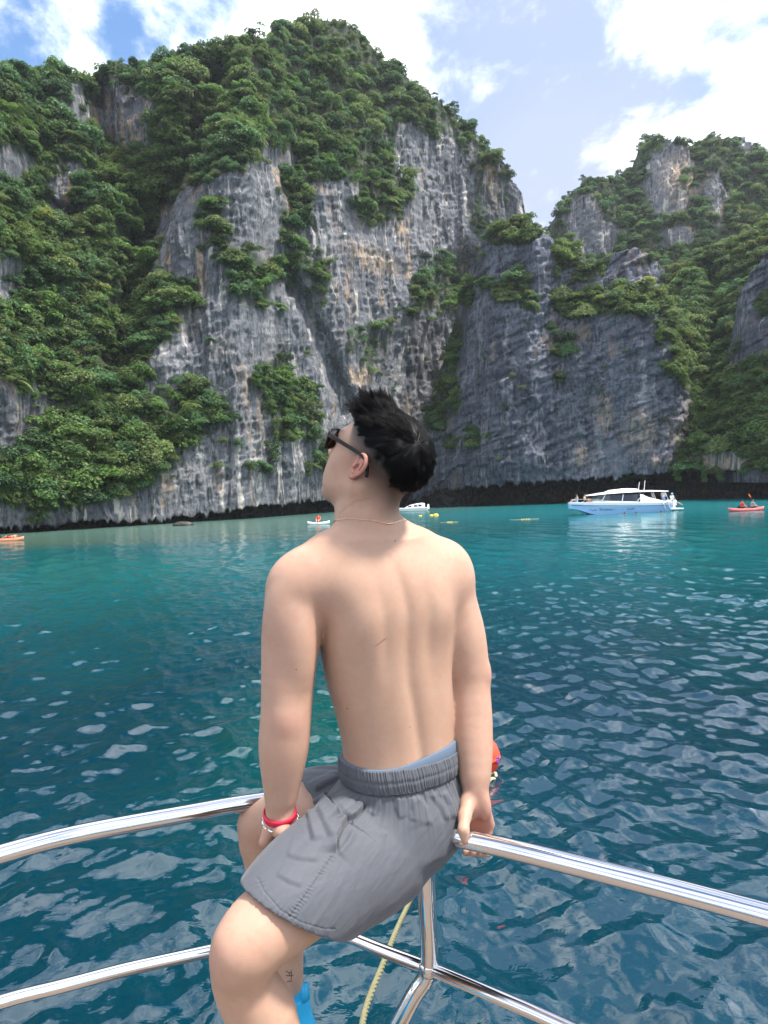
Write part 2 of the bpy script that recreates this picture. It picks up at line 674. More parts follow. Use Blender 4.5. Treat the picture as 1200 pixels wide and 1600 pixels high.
def massif(name, x0, x1, base, lip, notch, ridge, depth, veg, step=1.8, slopes=(0.10, 0.85), extra=None,
           amp=1.0, blur_u=10.0, ridge_jit=5.0, seed=0.0, fracture=0.0, mat=None, back=30.0):
    """A rock mass: per column a sea notch, a wall that is steep where bare and leans back where plants hold, a ridge, a back slope."""
    nu = int((x1 - x0) / step)
    u = np.linspace(x0, x1, nu)
    yb, yl, yr = interp(base, u), interp(lip, u), interp(ridge, u)
    yr = yr + ridge_jit * fbm(np.stack([u / 22.0 + seed, u * 0 + 3.3, u * 0], -1), 4) * 1.6
    yl = yl + 9.0 * fbm(np.stack([u / 9.0 + seed, u * 0 + 1.3, u * 0], -1), 3) - 9 * np.maximum(0, noise(np.stack([u / 4.5, u * 0 + 7.7, u * 0], -1)) - 0.1) * -1.0
    yl = np.minimum(yl, yb - 3)
    yl = np.minimum(yl, yb)
    Yb = interp(depth, u)
    nd = interp(notch, u)
    hmax = float(np.max(yb - yr))
    n_face = max(40, int(hmax / step))
    n_not = 14
    rows_y, rows_Y = [], []
    # rows inside the sea notch, from below the water to the lip
    for k in range(n_not):
        t = k / (n_not - 1)
        y = yb + 14 * (1 - min(1, k / 2.0)) - (yb - yl) * max(0, (k - 2) / (n_not - 3))
        rows_y.append(y)
        rows_Y.append(Yb + 0 * t)
    Yc = Yb - nd
    tt = np.linspace(0, 1, n_face)
    yrow = yl[None] + (np.minimum(yr, yl - 2)[None] - yl[None]) * tt[:, None]
    U = np.broadcast_to(u, yrow.shape)
    V = np.clip(veg(U, yrow) + 0.30 * fbm(np.stack([U / 26 + seed, yrow / 26, 0 * U], -1), 4) + 0.22 * fbm(np.stack([U / 11 + seed, yrow / 60, 0 * U + 9], -1), 3), 0, 1)
    sl = slopes[0] + (slopes[1] - slopes[0]) * sstep(V, 0.25, 0.95)
    Yrow = np.zeros_like(yrow)
    Yrow[0] = Yc
    for k in range(1, n_face):
        dz = (yrow[k - 1] - yrow[k]) / F * Yrow[k - 1]
        Yrow[k] = Yrow[k - 1] + dz * sl[k]
    Yrow = blur(Yrow, blur_u, 1)
    if extra is not None:
        Yrow = Yrow + extra(U, yrow)
    P = at(U, yrow, Yrow)
    # relief along the outward direction: buttresses, flutes, ledges, cracks
    X, Z = P[..., 0], P[..., 2]
    warp = 3.0 * fbm(np.stack([X / 14 + seed, Z / 14, 0 * X], -1), 3)
    f1 = fbm(np.stack([(X + warp) / 16 + seed, Z / 34, 0 * X + 2], -1), 4)
    f2 = ridged(np.stack([(X + warp) / 5.5 + seed, Z / 24, 0 * X + 5], -1), 3)
    f3 = ridged(np.stack([(X + 0.5 * warp) / 1.6 + seed, Z / 8.0, 0 * X + 8], -1), 3)
    f4 = fbm(np.stack([(X + 0.35 * Z) / 5.0, (Z - 0.42 * X) / 1.5, 0 * X + 11 + seed], -1), 4)
    f5 = fbm(np.stack([X / 0.9, Z / 1.3, 0 * X + 13 + seed], -1), 3)
    ledge = np.abs(((Z - 0.40 * X + 2.2 * warp) / 4.2 + 1.5 * f1 + 0.5 * f4) % 1.0 - 0.5) * 2
    rough = amp * (4.6 * f1 + 1.9 * f2 + 0.85 * f3 + (0.8 + 1.4 * fracture) * f4 + 0.6 * f5 + fracture * 0.8 * (sstep(ledge, 0.0, 0.35) - 0.7) * (0.4 + 1.2 * np.clip(f1 + 0.4, 0, 1)))
    edge = np.minimum(1, (tt * 12)[:, None])
    out = rough * (0.35 + 0.65 * edge)
    P[..., 1] -= out
    P[..., 0] += 0.35 * out * noise(np.stack([X / 9 + 30 + seed, Z / 9, 0 * X], -1)) + 0.5 * f3 * amp
    P[..., 2] += 0.30 * amp * f4
    # the notch below
    yn, Yn = np.array(rows_y), np.array(rows_Y)
    Un = np.broadcast_to(u, yn.shape)
    Pn = at(Un, yn, Yn)
    r1 = ridged(np.stack([Pn[..., 0] / 2.2 + seed, Pn[..., 2] / 1.6, 0 * yn + 21], -1), 4)
    r2 = fbm(np.stack([Pn[..., 0] / 6 + seed, Pn[..., 2] / 3, 0 * yn + 25], -1), 3)
    Pn[..., 1] -= 1.9 * r1 + 2.6 * r2
    Pn[:, :, 2] = np.minimum(Pn[:, :, 2], P[0, :, 2] + 1.2)
    # back slope behind the ridge
    Pb = []
    top = P[-1]
    for k in range(1, 7):
        q = top.copy()
        q[:, 1] += back * k / 3.0 + 2.5 * k * fbm(np.stack([top[:, 0] / 8, 0 * top[:, 0] + k, 0 * top[:, 0]], -1), 2)
        q[:, 2] -= (k / 6.0) ** 1.6 * (top[:, 2] + 3) + 0.5
        Pb.append(q)
    ALL = np.concatenate([Pn, P, np.array(Pb)], 0)
    nr = ALL.shape[0]
    o = mesh_obj(name, ALL.reshape(-1, 3), grid_faces(nr, nu), mat)
    tag(o, kind='structure')
    wet_shade = np.zeros((nr, nu))  # tidal-blackened notch rock, with the overhang's shade painted into the colour
    wet_shade[:n_not] = 1
    wet_shade[n_not:n_not + 3] = np.array([0.85, 0.5, 0.2])[:, None]
    wet_shade *= sstep(nd, 0.5, 2.5)[None] * 0.75 + 0.25
    vv = np.zeros((nr, nu))
    vv[n_not:n_not + n_face] = V
    add_attr(o, 'wet_shade', wet_shade)
    add_attr(o, 'green', vv)
    MASSIFS.append(dict(o=o, P=P, V=V, U=U, y=yrow, seed=seed, name=name))
    return o


def rock_material(name, tint=(1, 1, 1), stain=1.0, tan_spots=(), BEDS=0.3):
    mt = material(name, rough=0.9, spec=0.25)
    G = NG(mt)
    streak = G.noise(0.55, 6, 0.62, 0.6, G.coord((1, 1, 0.10)))
    streak2 = G.noise(1.5, 5, 0.65, 0.8, G.coord((1, 1, 0.07), loc=(7, 3, 2)))
    blotch = G.noise(0.10, 5, 0.6, 0.4, G.coord((1, 1, 0.8), loc=(3, 9, 1)))
    grain = G.noise(1.7, 8, 0.7, 0.2, G.coord((1, 1, 0.6)))
    bed = G.noise(0.9, 6, 0.65, 0.5, G.coord((0.22, 0.22, 1.5), (0, 0.4, 0), (5, 5, 5)))
    c = G.mix(G.ramp(grain, 0.32, 0.68), (0.072, 0.079, 0.094), (0.250, 0.256, 0.270))
    c = G.mix(G.ramp(blotch, 0.42, 0.66), c, (0.140, 0.149, 0.172), 'MIX')
    c = G.mix(G.math('MULTIPLY', G.ramp(bed, 0.52, 0.72), BEDS), c, (0.040, 0.043, 0.052))
    c = G.mix(G.math('MULTIPLY', G.ramp(streak2, 0.52, 0.64), 0.85), c, (0.032, 0.035, 0.045))
    wide = G.noise(0.16, 5, 0.6, 0.8, G.coord((1, 1, 0.22), loc=(13, 2, 6)))
    c = G.mix(G.math('MULTIPLY', G.ramp(wide, 0.50, 0.62), 0.55), c, (0.048, 0.053, 0.067))
    c = G.mix(G.math('MULTIPLY', G.ramp(wide, 0.44, 0.34), 0.35), c, (0.330, 0.330, 0.325))
    # pale lime and rusty streaks that run down the wall
    pale = G.math('MULTIPLY', G.ramp(streak, 0.545, 0.63), G.ramp(blotch, 0.36, 0.60))
    c = G.mix(G.math('MULTIPLY', pale, 0.9 * stain), c, (0.52, 0.49, 0.44))
    blotch2 = G.noise(0.075, 5, 0.65, 0.6, G.coord((1, 1, 0.7), loc=(23, 4, 11)))
    st3 = G.noise(0.42, 5, 0.62, 0.7, G.coord((1, 1, 0.16), loc=(1, 33, 8)))
    rust = G.math('MULTIPLY', G.ramp(blotch2, 0.52, 0.66), G.ramp(st3, 0.50, 0.60))
    c = G.mix(G.math('MULTIPLY', rust, 0.85 * stain), c, (0.40, 0.27, 0.165))
    if tan_spots:
        geo = G.n('ShaderNodeNewGeometry')
        tot = None
        for (p, r) in tan_spots:
            v = G.n('ShaderNodeVectorMath', operation='SUBTRACT')
            G.l(geo.outputs['Position'], v.inputs[0])
            v.inputs[1].default_value = tuple(p)
            m2 = G.n('ShaderNodeVectorMath', operation='MULTIPLY')
            G.l(v.outputs[0], m2.inputs[0])
            m2.inputs[1].default_value = (1 / r[0], 0.03, 1 / r[1])
            ln = G.n('ShaderNodeVectorMath', operation='LENGTH')
            G.l(m2.outputs[0], ln.inputs[0])
            k = G.ramp(ln.outputs['Value'], 0.3, 1.15, 1, 0)
            tot = k if tot is None else G.math('MAXIMUM', tot, k)
        sp = G.math('MULTIPLY', tot, G.ramp(G.noise(1.3, 6, 0.66, 0.9, G.coord((1, 1, 0.16), loc=(4, 4, 4))), 0.42, 0.56))
        c = G.mix(G.math('MULTIPLY', sp, 0.9), c, G.mix(G.ramp(grain, 0.35, 0.65), (0.36, 0.245, 0.15), (0.52, 0.41, 0.30)))
    c = G.mix(1.0, c, tint, 'MULTIPLY')
    g = G.math('MULTIPLY', G.ramp(G.math('ADD', G.attr('green').outputs['Fac'], G.math('MULTIPLY', grain, 0.35)), 0.55, 0.95), 0.9)
    c = G.mix(g, c, (0.030, 0.045, 0.018))
    w = G.attr('wet_shade').outputs['Fac']
    c = G.mix(w, c, G.mix(G.ramp(grain, 0.4, 0.75), (0.006, 0.0065, 0.007), (0.060, 0.056, 0.050)))  # near-black: damp tidal rock plus the painted shade of the notch
    G.base(c)
    hgt = G.math('ADD', G.math('MULTIPLY', streak2, 0.6), G.math('ADD', grain, G.math('MULTIPLY', bed, 0.8 * BEDS)))
    G.bump(hgt, 1.0, 0.55)
    return mt


def gully(lines):
    """Recess along polylines given in pixels: (points, width px, depth m)."""
    def fn(U, Y):
        out = np.zeros_like(U)
        for pts, w, dep in lines:
            best = np.full(U.shape, 1e9)
            for (ax, ay), (bx, by) in zip(pts[:-1], pts[1:]):
                dx, dy = bx - ax, by - ay
                t = np.clip(((U - ax) * dx + (Y - ay) * dy) / (dx * dx + dy * dy), 0, 1)
                best = np.minimum(best, np.hypot(U - ax - t * dx, Y - ay - t * dy))
            out += dep * np.exp(-(best / w) ** 2)
        return out
    return fn


MAIN_RIDGE = [(-80, 104), (0, 100), (60, 100), (100, 106), (110, 118), (140, 110), (170, 98), (230, 92), (262, 82), (330, 70), (375, 62), (395, 54), (410, 62), (430, 44),
              (470, 32), (490, 27), (520, 29), (552, 40), (580, 72), (600, 97), (640, 124), (670, 148), (700, 168), (740, 205), (770, 240), (800, 280), (815, 300), (824, 345), (850, 420), (880, 520)]
MAIN_RIDGE = [(x, y + 9) for x, y in MAIN_RIDGE]
rk_main = rock_material('grey_limestone', stain=1.0, tan_spots=[(at(x, y, 150), (rx * 0.13, ry * 0.13)) for x, y, rx, ry in
                        [(375, 150, 12, 40), (590, 380, 60, 30), (690, 408, 45, 25), (350, 555, 45, 40), (270, 625, 40, 25), (395, 590, 35, 50), (118, 660, 20, 40), (160, 180, 12, 22),
                         (98, 300, 8, 40), (600, 250, 25, 40), (10, 470, 20, 30), (735, 300, 70, 40), (560, 585, 25, 20), (40, 690, 30, 25), (480, 300, 45, 12), (345, 510, 40, 20)]])
massif('cliff', -90, 880,
       base=[(-90, 840), (0, 836), (150, 828), (400, 809), (520, 803), (640, 792), (880, 781)],
       lip=[(-90, 826), (0, 826), (60, 822), (90, 822), (130, 812), (200, 815), (330, 802), (400, 791), (470, 784), (520, 783), (600, 770), (640, 766), (880, 765)],
       notch=[(-90, 1.5), (100, 2.5), (250, 2.0), (330, 3), (450, 6), (600, 7), (880, 7)],
       ridge=MAIN_RIDGE,
       depth=[(-90, 92), (0, 97), (200, 108), (400, 126), (520, 150), (640, 174), (740, 190), (880, 205)],
       veg=veg_main, extra=gully([([(345, 130), (300, 230), (250, 330), (205, 440), (190, 560)], 26, 11), ([(445, 430), (500, 530), (540, 640)], 14, 5),
                                  ([(150, 150), (180, 260)], 22, 6), ([(720, 420), (690, 520), (650, 650)], 26, 7), ([(60, 320), (120, 340)], 14, 3)]),
       mat=rk_main, seed=0.0, ridge_jit=3.0, slopes=(0.08, 0.62))

massif('cliff', -640, -84, base=[(-640, 900), (-84, 840)], lip=[(-640, 870), (-84, 815)], notch=[(-640, 2), (-84, 2)], ridge=[(-640, 20), (-400, 60), (-200, 90), (-84, 104)],
       depth=[(-640, 62), (-300, 82), (-84, 92.5)], veg=lambda U, y: 0.72 + 0 * U, mat=rk_main, seed=200.0, ridge_jit=6.0, slopes=(0.1, 0.6), step=6.0, blur_u=4)
LEFT_WALL = MASSIFS.pop()

FAR_RIDGE = [(820, 520), (838, 378), (852, 362), (868, 335), (890, 303), (920, 284), (960, 277), (984, 265), (994, 238), (1010, 216), (1040, 218), (1080, 229), (1110, 214),
             (1150, 219), (1180, 235), (1205, 250), (1270, 285), (1330, 330)]
rk_far = rock_material('pale_limestone', stain=1.0, tan_spots=[(at(1050, 300, 250), (8, 12))])
massif('cliff', 815, 1330, base=[(815, 775), (1330, 760)], lip=[(815, 774), (1330, 759)], notch=[(815, 0), (1330, 0)], ridge=FAR_RIDGE,
       depth=[(815, 205), (1000, 205), (1330, 190)],
       veg=veg_list([(1190, 300, 60, 80, 0.95), (1130, 225, 60, 18, 0.9), (1040, 222, 45, 12, 0.85), (1005, 250, 22, 40, 0.9), (950, 290, 50, 22, 0.85), (990, 330, 35, 50, 0.75),
                     (905, 345, 30, 34, 0.12), (930, 375, 40, 25, 0.25), (1045, 285, 38, 62, 0.03), (1075, 290, 16, 28, 0.55), (1110, 315, 18, 42, 0.12), (1160, 232, 14, 12, 0.1),
                     (990, 385, 40, 16, 0.75), (1055, 375, 26, 18, 0.1), (1130, 385, 50, 22, 0.95), (1080, 350, 40, 9, 0.8), (860, 360, 20, 18, 0.7)], 0.75),
       mat=rk_far, seed=40.0, ridge_jit=4.0, slopes=(0.10, 0.6), amp=1.0)

VAL_RIDGE = [(960, 640), (1000, 520), (1020, 450), (1040, 415), (1080, 400), (1130, 385), (1170, 360), (1200, 345), (1270, 320), (1340, 300)]
rk_val = rock_material('tawny_limestone', stain=1.0, tan_spots=[(at(1160, 712, 135), (14, 4))])
massif('cliff', 960, 1340, base=[(960, 785), (1070, 782), (1200, 779), (1340, 775)], lip=[(960, 745), (1070, 738), (1130, 735), (1200, 733), (1340, 725)],
       notch=[(960, 4), (1080, 6), (1340, 8)], ridge=VAL_RIDGE, depth=[(960, 150), (1080, 140), (1200, 128), (1340, 118)],
       veg=veg_list([(1150, 720, 90, 16, 0.06), (1150, 690, 70, 14, 0.8)], 0.97), mat=rk_val, seed=70.0, slopes=(0.1, 1.0), ridge_jit=6.0, amp=0.9, blur_u=16,
       extra=gully([([(1110, 430), (1120, 530), (1100, 600)], 22, 8)]))

BUT_RIDGE = [(625, 800), (642, 765), (656, 690), (664, 640), (680, 600), (692, 560), (704, 510), (715, 470), (728, 430), (738, 410), (748, 386), (770, 358), (790, 344), (812, 352), (830, 358),
             (850, 368), (890, 396), (920, 425), (950, 440), (1000, 455), (1030, 470), (1052, 492), (1072, 520), (1085, 560), (1092, 610), (1094, 650), (1090, 700), (1100, 740), (1110, 775)]
rk_but = rock_material('blue_grey_limestone', tint=(0.76, 0.80, 0.92), stain=0.62, BEDS=0.65, tan_spots=[(at(x, y, 146), (rx * 0.127, ry * 0.127)) for x, y, rx, ry in
                       [(932, 650, 14, 40), (975, 680, 30, 40), (1040, 690, 40, 45), (1060, 650, 20, 30), (895, 715, 16, 25), (1000, 725, 25, 14)]])
massif('cliff', 626, 1108,
       base=[(626, 795), (640, 793), (800, 788), (1000, 783), (1108, 781)],
       lip=[(626, 790), (640, 786), (680, 766), (720, 762), (760, 758), (850, 752), (930, 748), (1000, 742), (1108, 735)],
       notch=[(626, 2), (660, 5), (720, 8), (1000, 9), (1108, 7)], ridge=BUT_RIDGE,
       depth=[(626, 160), (700, 156), (850, 150), (1000, 146), (1108, 144)],
       veg=veg_list([(690, 610, 30, 65, 0.62), (680, 655, 20, 20, 0.8), (705, 530, 16, 45, 0.75), (735, 690, 16, 16, 0.75), (700, 690, 14, 16, 0.6), (723, 460, 22, 22, 0.75), (745, 400, 22, 30, 0.35),
                     (800, 370, 50, 18, 0.85), (785, 450, 40, 30, 0.7), (820, 475, 16, 14, 0.9), (775, 425, 14, 18, 0.05), (760, 465, 10, 12, 0.1), (845, 410, 20, 30, 0.25), (880, 395, 22, 32, 0.85),
                     (915, 425, 26, 22, 0.6), (900, 478, 42, 22, 0.95), (960, 470, 46, 28, 0.95), (1015, 475, 40, 22, 0.95), (1040, 515, 32, 24, 0.9), (1062, 560, 22, 45, 0.9), (1080, 620, 10, 40, 0.6),
                     (990, 530, 26, 26, 0.02), (875, 545, 22, 16, 0.75), (872, 595, 16, 10, 0.55), (860, 520, 12, 12, 0.5), (815, 665, 10, 8, 0.5), (1010, 700, 12, 12, 0.5), (760, 340, 25, 10, 0.3)], 0.06),
       mat=rk_but, seed=100.0, slopes=(0.09, 0.95), ridge_jit=4.0, fracture=0.55, amp=0.9, blur_u=7,
       extra=lambda U, y: 14 * sstep(U, 800, 628) ** 1.5 + 20 * sstep(U, 1040, 1108) ** 1.3)

KNOB_RIDGE = [(915, 500), (930, 452), (945, 418), (952, 402), (968, 396), (985, 392), (1005, 404), (1022, 415), (1040, 440), (1050, 462), (1058, 490), (1070, 540)]
massif('cliff', 916, 1070, base=[(916, 560), (1070, 560)], lip=[(916, 559), (1070, 559)], notch=[(916, 0), (1070, 0)], ridge=KNOB_RIDGE, depth=[(916, 176), (990, 168), (1070, 176)],
       veg=veg_list([(1000, 412, 16, 8, 0.5), (940, 455, 14, 14, 0.6)], 0.04), mat=rk_but, seed=130.0, slopes=(0.22, 0.7), fracture=0.9, amp=0.7, ridge_jit=5, blur_u=5, back=5.0)

EDGE_RIDGE = [(1118, 660), (1124, 620), (1130, 575), (1136, 556), (1142, 520), (1148, 485), (1156, 455), (1166, 430), (1180, 405), (1196, 384), (1212, 372), (1260, 350), (1340, 330)]
massif('cliff', 1118, 1340, base=[(1130, 740), (1340, 740)], lip=[(1130, 739), (1340, 739)], notch=[(1130, 0), (1340, 0)], ridge=EDGE_RIDGE, depth=[(1118, 136), (1160, 124), (1340, 108)],
       veg=veg_list([(1190, 478, 20, 22, 0.75), (1190, 650, 120, 88, 0.97), (1200, 365, 30, 14, 0.8), (1136, 530, 9, 40, 0.7)], 0.05), mat=rk_but, seed=160.0, slopes=(0.14, 0.7), fracture=0.7,
       amp=0.8, ridge_jit=4, blur_u=6, back=4.0)

# ------------------------------------------------------------------ vegetation
def foliage_material(name, dark, light, trans=0.45):
    dark, light = tuple(0.68 * x for x in dark), tuple(1.42 * x for x in light)
    mt = material(name, rough=0.62, spec=0.3)
    G = NG(mt)
    oi = G.n('ShaderNodeObjectInfo')
    geo = G.n('ShaderNodeNewGeometry')
    rnd = oi.outputs['Random']
    isl = geo.outputs['Random Per Island']
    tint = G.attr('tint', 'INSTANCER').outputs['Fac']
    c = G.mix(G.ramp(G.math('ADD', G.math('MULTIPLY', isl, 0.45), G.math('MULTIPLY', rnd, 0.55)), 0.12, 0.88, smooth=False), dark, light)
    c = G.mix(tint, c, G.mix(isl, (0.085, 0.130, 0.024), (0.190, 0.240, 0.058)))  # fresh species colour mixed with painted sunlight
    c = G.mix(G.ramp(isl, 0.955, 0.965), c, (0.20, 0.18, 0.09))
    G.base(c)
    tr = G.n('ShaderNodeBsdfTranslucent')
    G.l(c, tr.inputs['Color'])
    mx = G.n('ShaderNodeMixShader')
    mx.inputs[0].default_value = trans
    G.l(G.b.outputs[0], mx.inputs[1])
    G.l(tr.outputs[0], mx.inputs[2])
    G.l(mx.outputs[0], G.t.nodes['Material Output'].inputs[0])
    return mt


fol_a = foliage_material('leaf_green', (0.037, 0.084, 0.025), (0.121, 0.214, 0.055))
fol_b = foliage_material('leaf_olive', (0.049, 0.084, 0.029), (0.154, 0.212, 0.070))
fol_c = foliage_material('leaf_deep', (0.026, 0.072, 0.031), (0.087, 0.179, 0.068))
bark = material('bark', (0.16, 0.13, 0.10), rough=0.9)


def leaf_cloud(seed, lobes, leaf=0.42, per=70, flat=0.62, droop=0.0):
    """Leaf quads spread through several lobes of a crown (unit-size crown, about 1 m in radius)."""
    g = np.random.default_rng(seed)
    V, Fc = [], []
    for (cx, cy, cz, r) in lobes:
        n = int(1.35 * per * (r / 0.5) ** 2)
        d = g.normal(size=(n, 3))
        d[:, 2] = np.abs(d[:, 2]) * 1.0 - 0.35
        d /= np.linalg.norm(d, axis=1)[:, None]
        rr = r * g.uniform(0.55, 1.08, n) ** 0.6
        p = np.array([cx, cy, cz]) + d * rr[:, None] * np.array([1, 1, flat])
        p[:, 2] -= droop * (np.hypot(p[:, 0], p[:, 1])) ** 2
        nrm = d * np.array([1, 1, 1.3]) + g.normal(0, 0.45, (n, 3)) + np.array([0, 0, 0.5])
        nrm /= np.linalg.norm(nrm, axis=1)[:, None]
        for k in range(n):
            a, b, _ = frame_of(nrm[k])
            t = g.uniform(0, 6.28)
            e1 = (a * math.cos(t) + b * math.sin(t))
            e2 = np.cross(nrm[k], e1)
            s = leaf * g.uniform(0.5, 1.15) * 0.5
            o = len(V)
            tip = -0.22 * s * nrm[k]
            V += [p[k] - e1 * s * 1.25 + tip, p[k] - e2 * s * 0.62, p[k] + e1 * s * 1.25 + tip, p[k] + e2 * s * 0.62]
            Fc.append([o, o + 1, o + 2, o + 3])
    return np.array(V), np.array(Fc)


def crown_lobes(seed, kind):
    g = np.random.default_rng(seed)
    L = []
    if kind == 'dome':
        L.append((0, 0, 0.25, 0.62))
        for k in range(6):
            a = k * 1.05 + g.uniform(-0.3, 0.3)
            L.append((0.58 * math.cos(a), 0.58 * math.sin(a), g.uniform(-0.05, 0.3), g.uniform(0.3, 0.46)))
    elif kind == 'umbrella':
        for k in range(9):
            a, q = g.uniform(0, 6.28), math.sqrt(g.uniform(0, 1)) * 0.85
            L.append((q * math.cos(a), q * math.sin(a), 0.45 - 0.35 * q + g.uniform(-0.08, 0.08), g.uniform(0.24, 0.38)))
    elif kind == 'bush':
        for k in range(5):
            L.append((g.uniform(-0.55, 0.55), g.uniform(-0.45, 0.45), g.uniform(-0.1, 0.2), g.uniform(0.32, 0.5)))
    elif kind == 'drape':
        for k in range(8):
            L.append((g.uniform(-0.4, 0.4), g.uniform(-0.25, 0.25), 0.3 - 0.22 * k, g.uniform(0.26, 0.42)))
    return L


def frond_cloud(seed, n=26, L=1.1):
    """A palm or cycad head: long drooping fronds with leaflets."""
    g = np.random.default_rng(seed)
    V, Fc = [], []
    for k in range(n):
        a = g.uniform(0, 6.28)
        e = g.uniform(0.1, 1.2)
        d = np.array([math.cos(a) * math.cos(e), math.sin(a) * math.cos(e), math.sin(e)])
        side = np.array([-math.sin(a), math.cos(a), 0])
        ln = L * g.uniform(0.7, 1.1)
        for j in range(9):
            t = (j + 1) / 9
            p = d * ln * t + np.array([0, 0, -0.55 * ln * t * t])
            w = 0.34 * ln * (1 - abs(t - 0.45)) * 0.75
            for s in (-1, 1):
                o = len(V)
                q = p + side * s * w + d * 0.14 - np.array([0, 0, 0.10 + 0.1 * t])
                V += [p, p + d * 0.05, q, q - d * 0.045]
                Fc.append([o, o + 1, o + 2, o + 3])
    return np.array(V), np.array(Fc)


SRC = bpy.data.collections.new('foliage_sources')       # never linked to the scene: sources for the instancer
KINDS = []
for i, (kind, mt, per, leaf, flat) in enumerate([('dome', fol_a, 110, 0.19, 0.95), ('dome', fol_b, 110, 0.18, 0.9), ('umbrella', fol_a, 125, 0.18, 0.7), ('bush', fol_c, 100, 0.19, 0.95),
                                                 ('bush', fol_b, 100, 0.18, 0.95), ('drape', fol_a, 95, 0.19, 1.05), ('dome', fol_c, 110, 0.19, 1.0), ('umbrella', fol_c, 125, 0.17, 0.65)]):
    v, f = leaf_cloud(50 + i, crown_lobes(20 + i, kind), leaf, per, flat, 0.12 if kind == 'umbrella' else 0)
    me = bpy.data.meshes.new('crown_source')
    o = mesh_obj('crown_source_%d' % i, v, f, mt, smooth=False)
    COL.objects.unlink(o)
    SRC.objects.link(o)
    KINDS.append(o)


for i, mt in enumerate((fol_b, fol_a)):
    v, f = frond_cloud(90 + i)
    o = mesh_obj('crown_source_%d' % (8 + i), v, f, mt, smooth=False)
    COL.objects.unlink(o)
    SRC.objects.link(o)
    KINDS.append(o)


def instancer_group():
    ng = bpy.data.node_groups.new('scatter', 'GeometryNodeTree')
    ng.interface.new_socket('Geometry', in_out='INPUT', socket_type='NodeSocketGeometry')
    ng.interface.new_socket('Geometry', in_out='OUTPUT', socket_type='NodeSocketGeometry')
    gi, go = ng.nodes.new('NodeGroupInput'), ng.nodes.new('NodeGroupOutput')
    iop = ng.nodes.new('GeometryNodeInstanceOnPoints')
    ci = ng.nodes.new('GeometryNodeCollectionInfo')
    ci.inputs['Collection'].default_value = SRC
    ci.inputs['Separate Children'].default_value = True
    ci.inputs['Reset Children'].default_value = True

    def named(n, t):
        x = ng.nodes.new('GeometryNodeInputNamedAttribute')
        x.data_type = t
        x.inputs['Name'].default_value = n
        return x.outputs['Attribute']
    ng.links.new(gi.outputs[0], iop.inputs['Points'])
    ng.links.new(ci.outputs[0], iop.inputs['Instance'])
    iop.inputs['Pick Instance'].default_value = True
    ng.links.new(named('which', 'INT'), iop.inputs['Instance Index'])
    ng.links.new(named('turn', 'FLOAT_VECTOR'), iop.inputs['Rotation'])
    ng.links.new(named('size', 'FLOAT_VECTOR'), iop.inputs['Scale'])
    ng.links.new(iop.outputs[0], go.inputs[0])
    return ng


SCATTER = instancer_group()


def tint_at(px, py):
    """Yellow-green tint: fresh species, plus sunlit foliage painted into the leaf colour."""
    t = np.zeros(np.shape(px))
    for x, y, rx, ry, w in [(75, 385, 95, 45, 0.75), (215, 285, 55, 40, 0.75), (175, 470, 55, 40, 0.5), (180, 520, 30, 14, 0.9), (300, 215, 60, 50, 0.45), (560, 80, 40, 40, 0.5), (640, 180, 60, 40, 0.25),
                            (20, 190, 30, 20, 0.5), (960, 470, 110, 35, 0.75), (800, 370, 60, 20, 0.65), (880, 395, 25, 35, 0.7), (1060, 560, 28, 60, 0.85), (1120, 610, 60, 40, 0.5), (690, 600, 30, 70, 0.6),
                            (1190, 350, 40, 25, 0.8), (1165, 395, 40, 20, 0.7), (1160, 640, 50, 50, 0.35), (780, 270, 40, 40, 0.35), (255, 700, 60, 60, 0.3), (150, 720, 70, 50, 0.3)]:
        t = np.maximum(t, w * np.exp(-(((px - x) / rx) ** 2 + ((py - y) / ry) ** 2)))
    return t


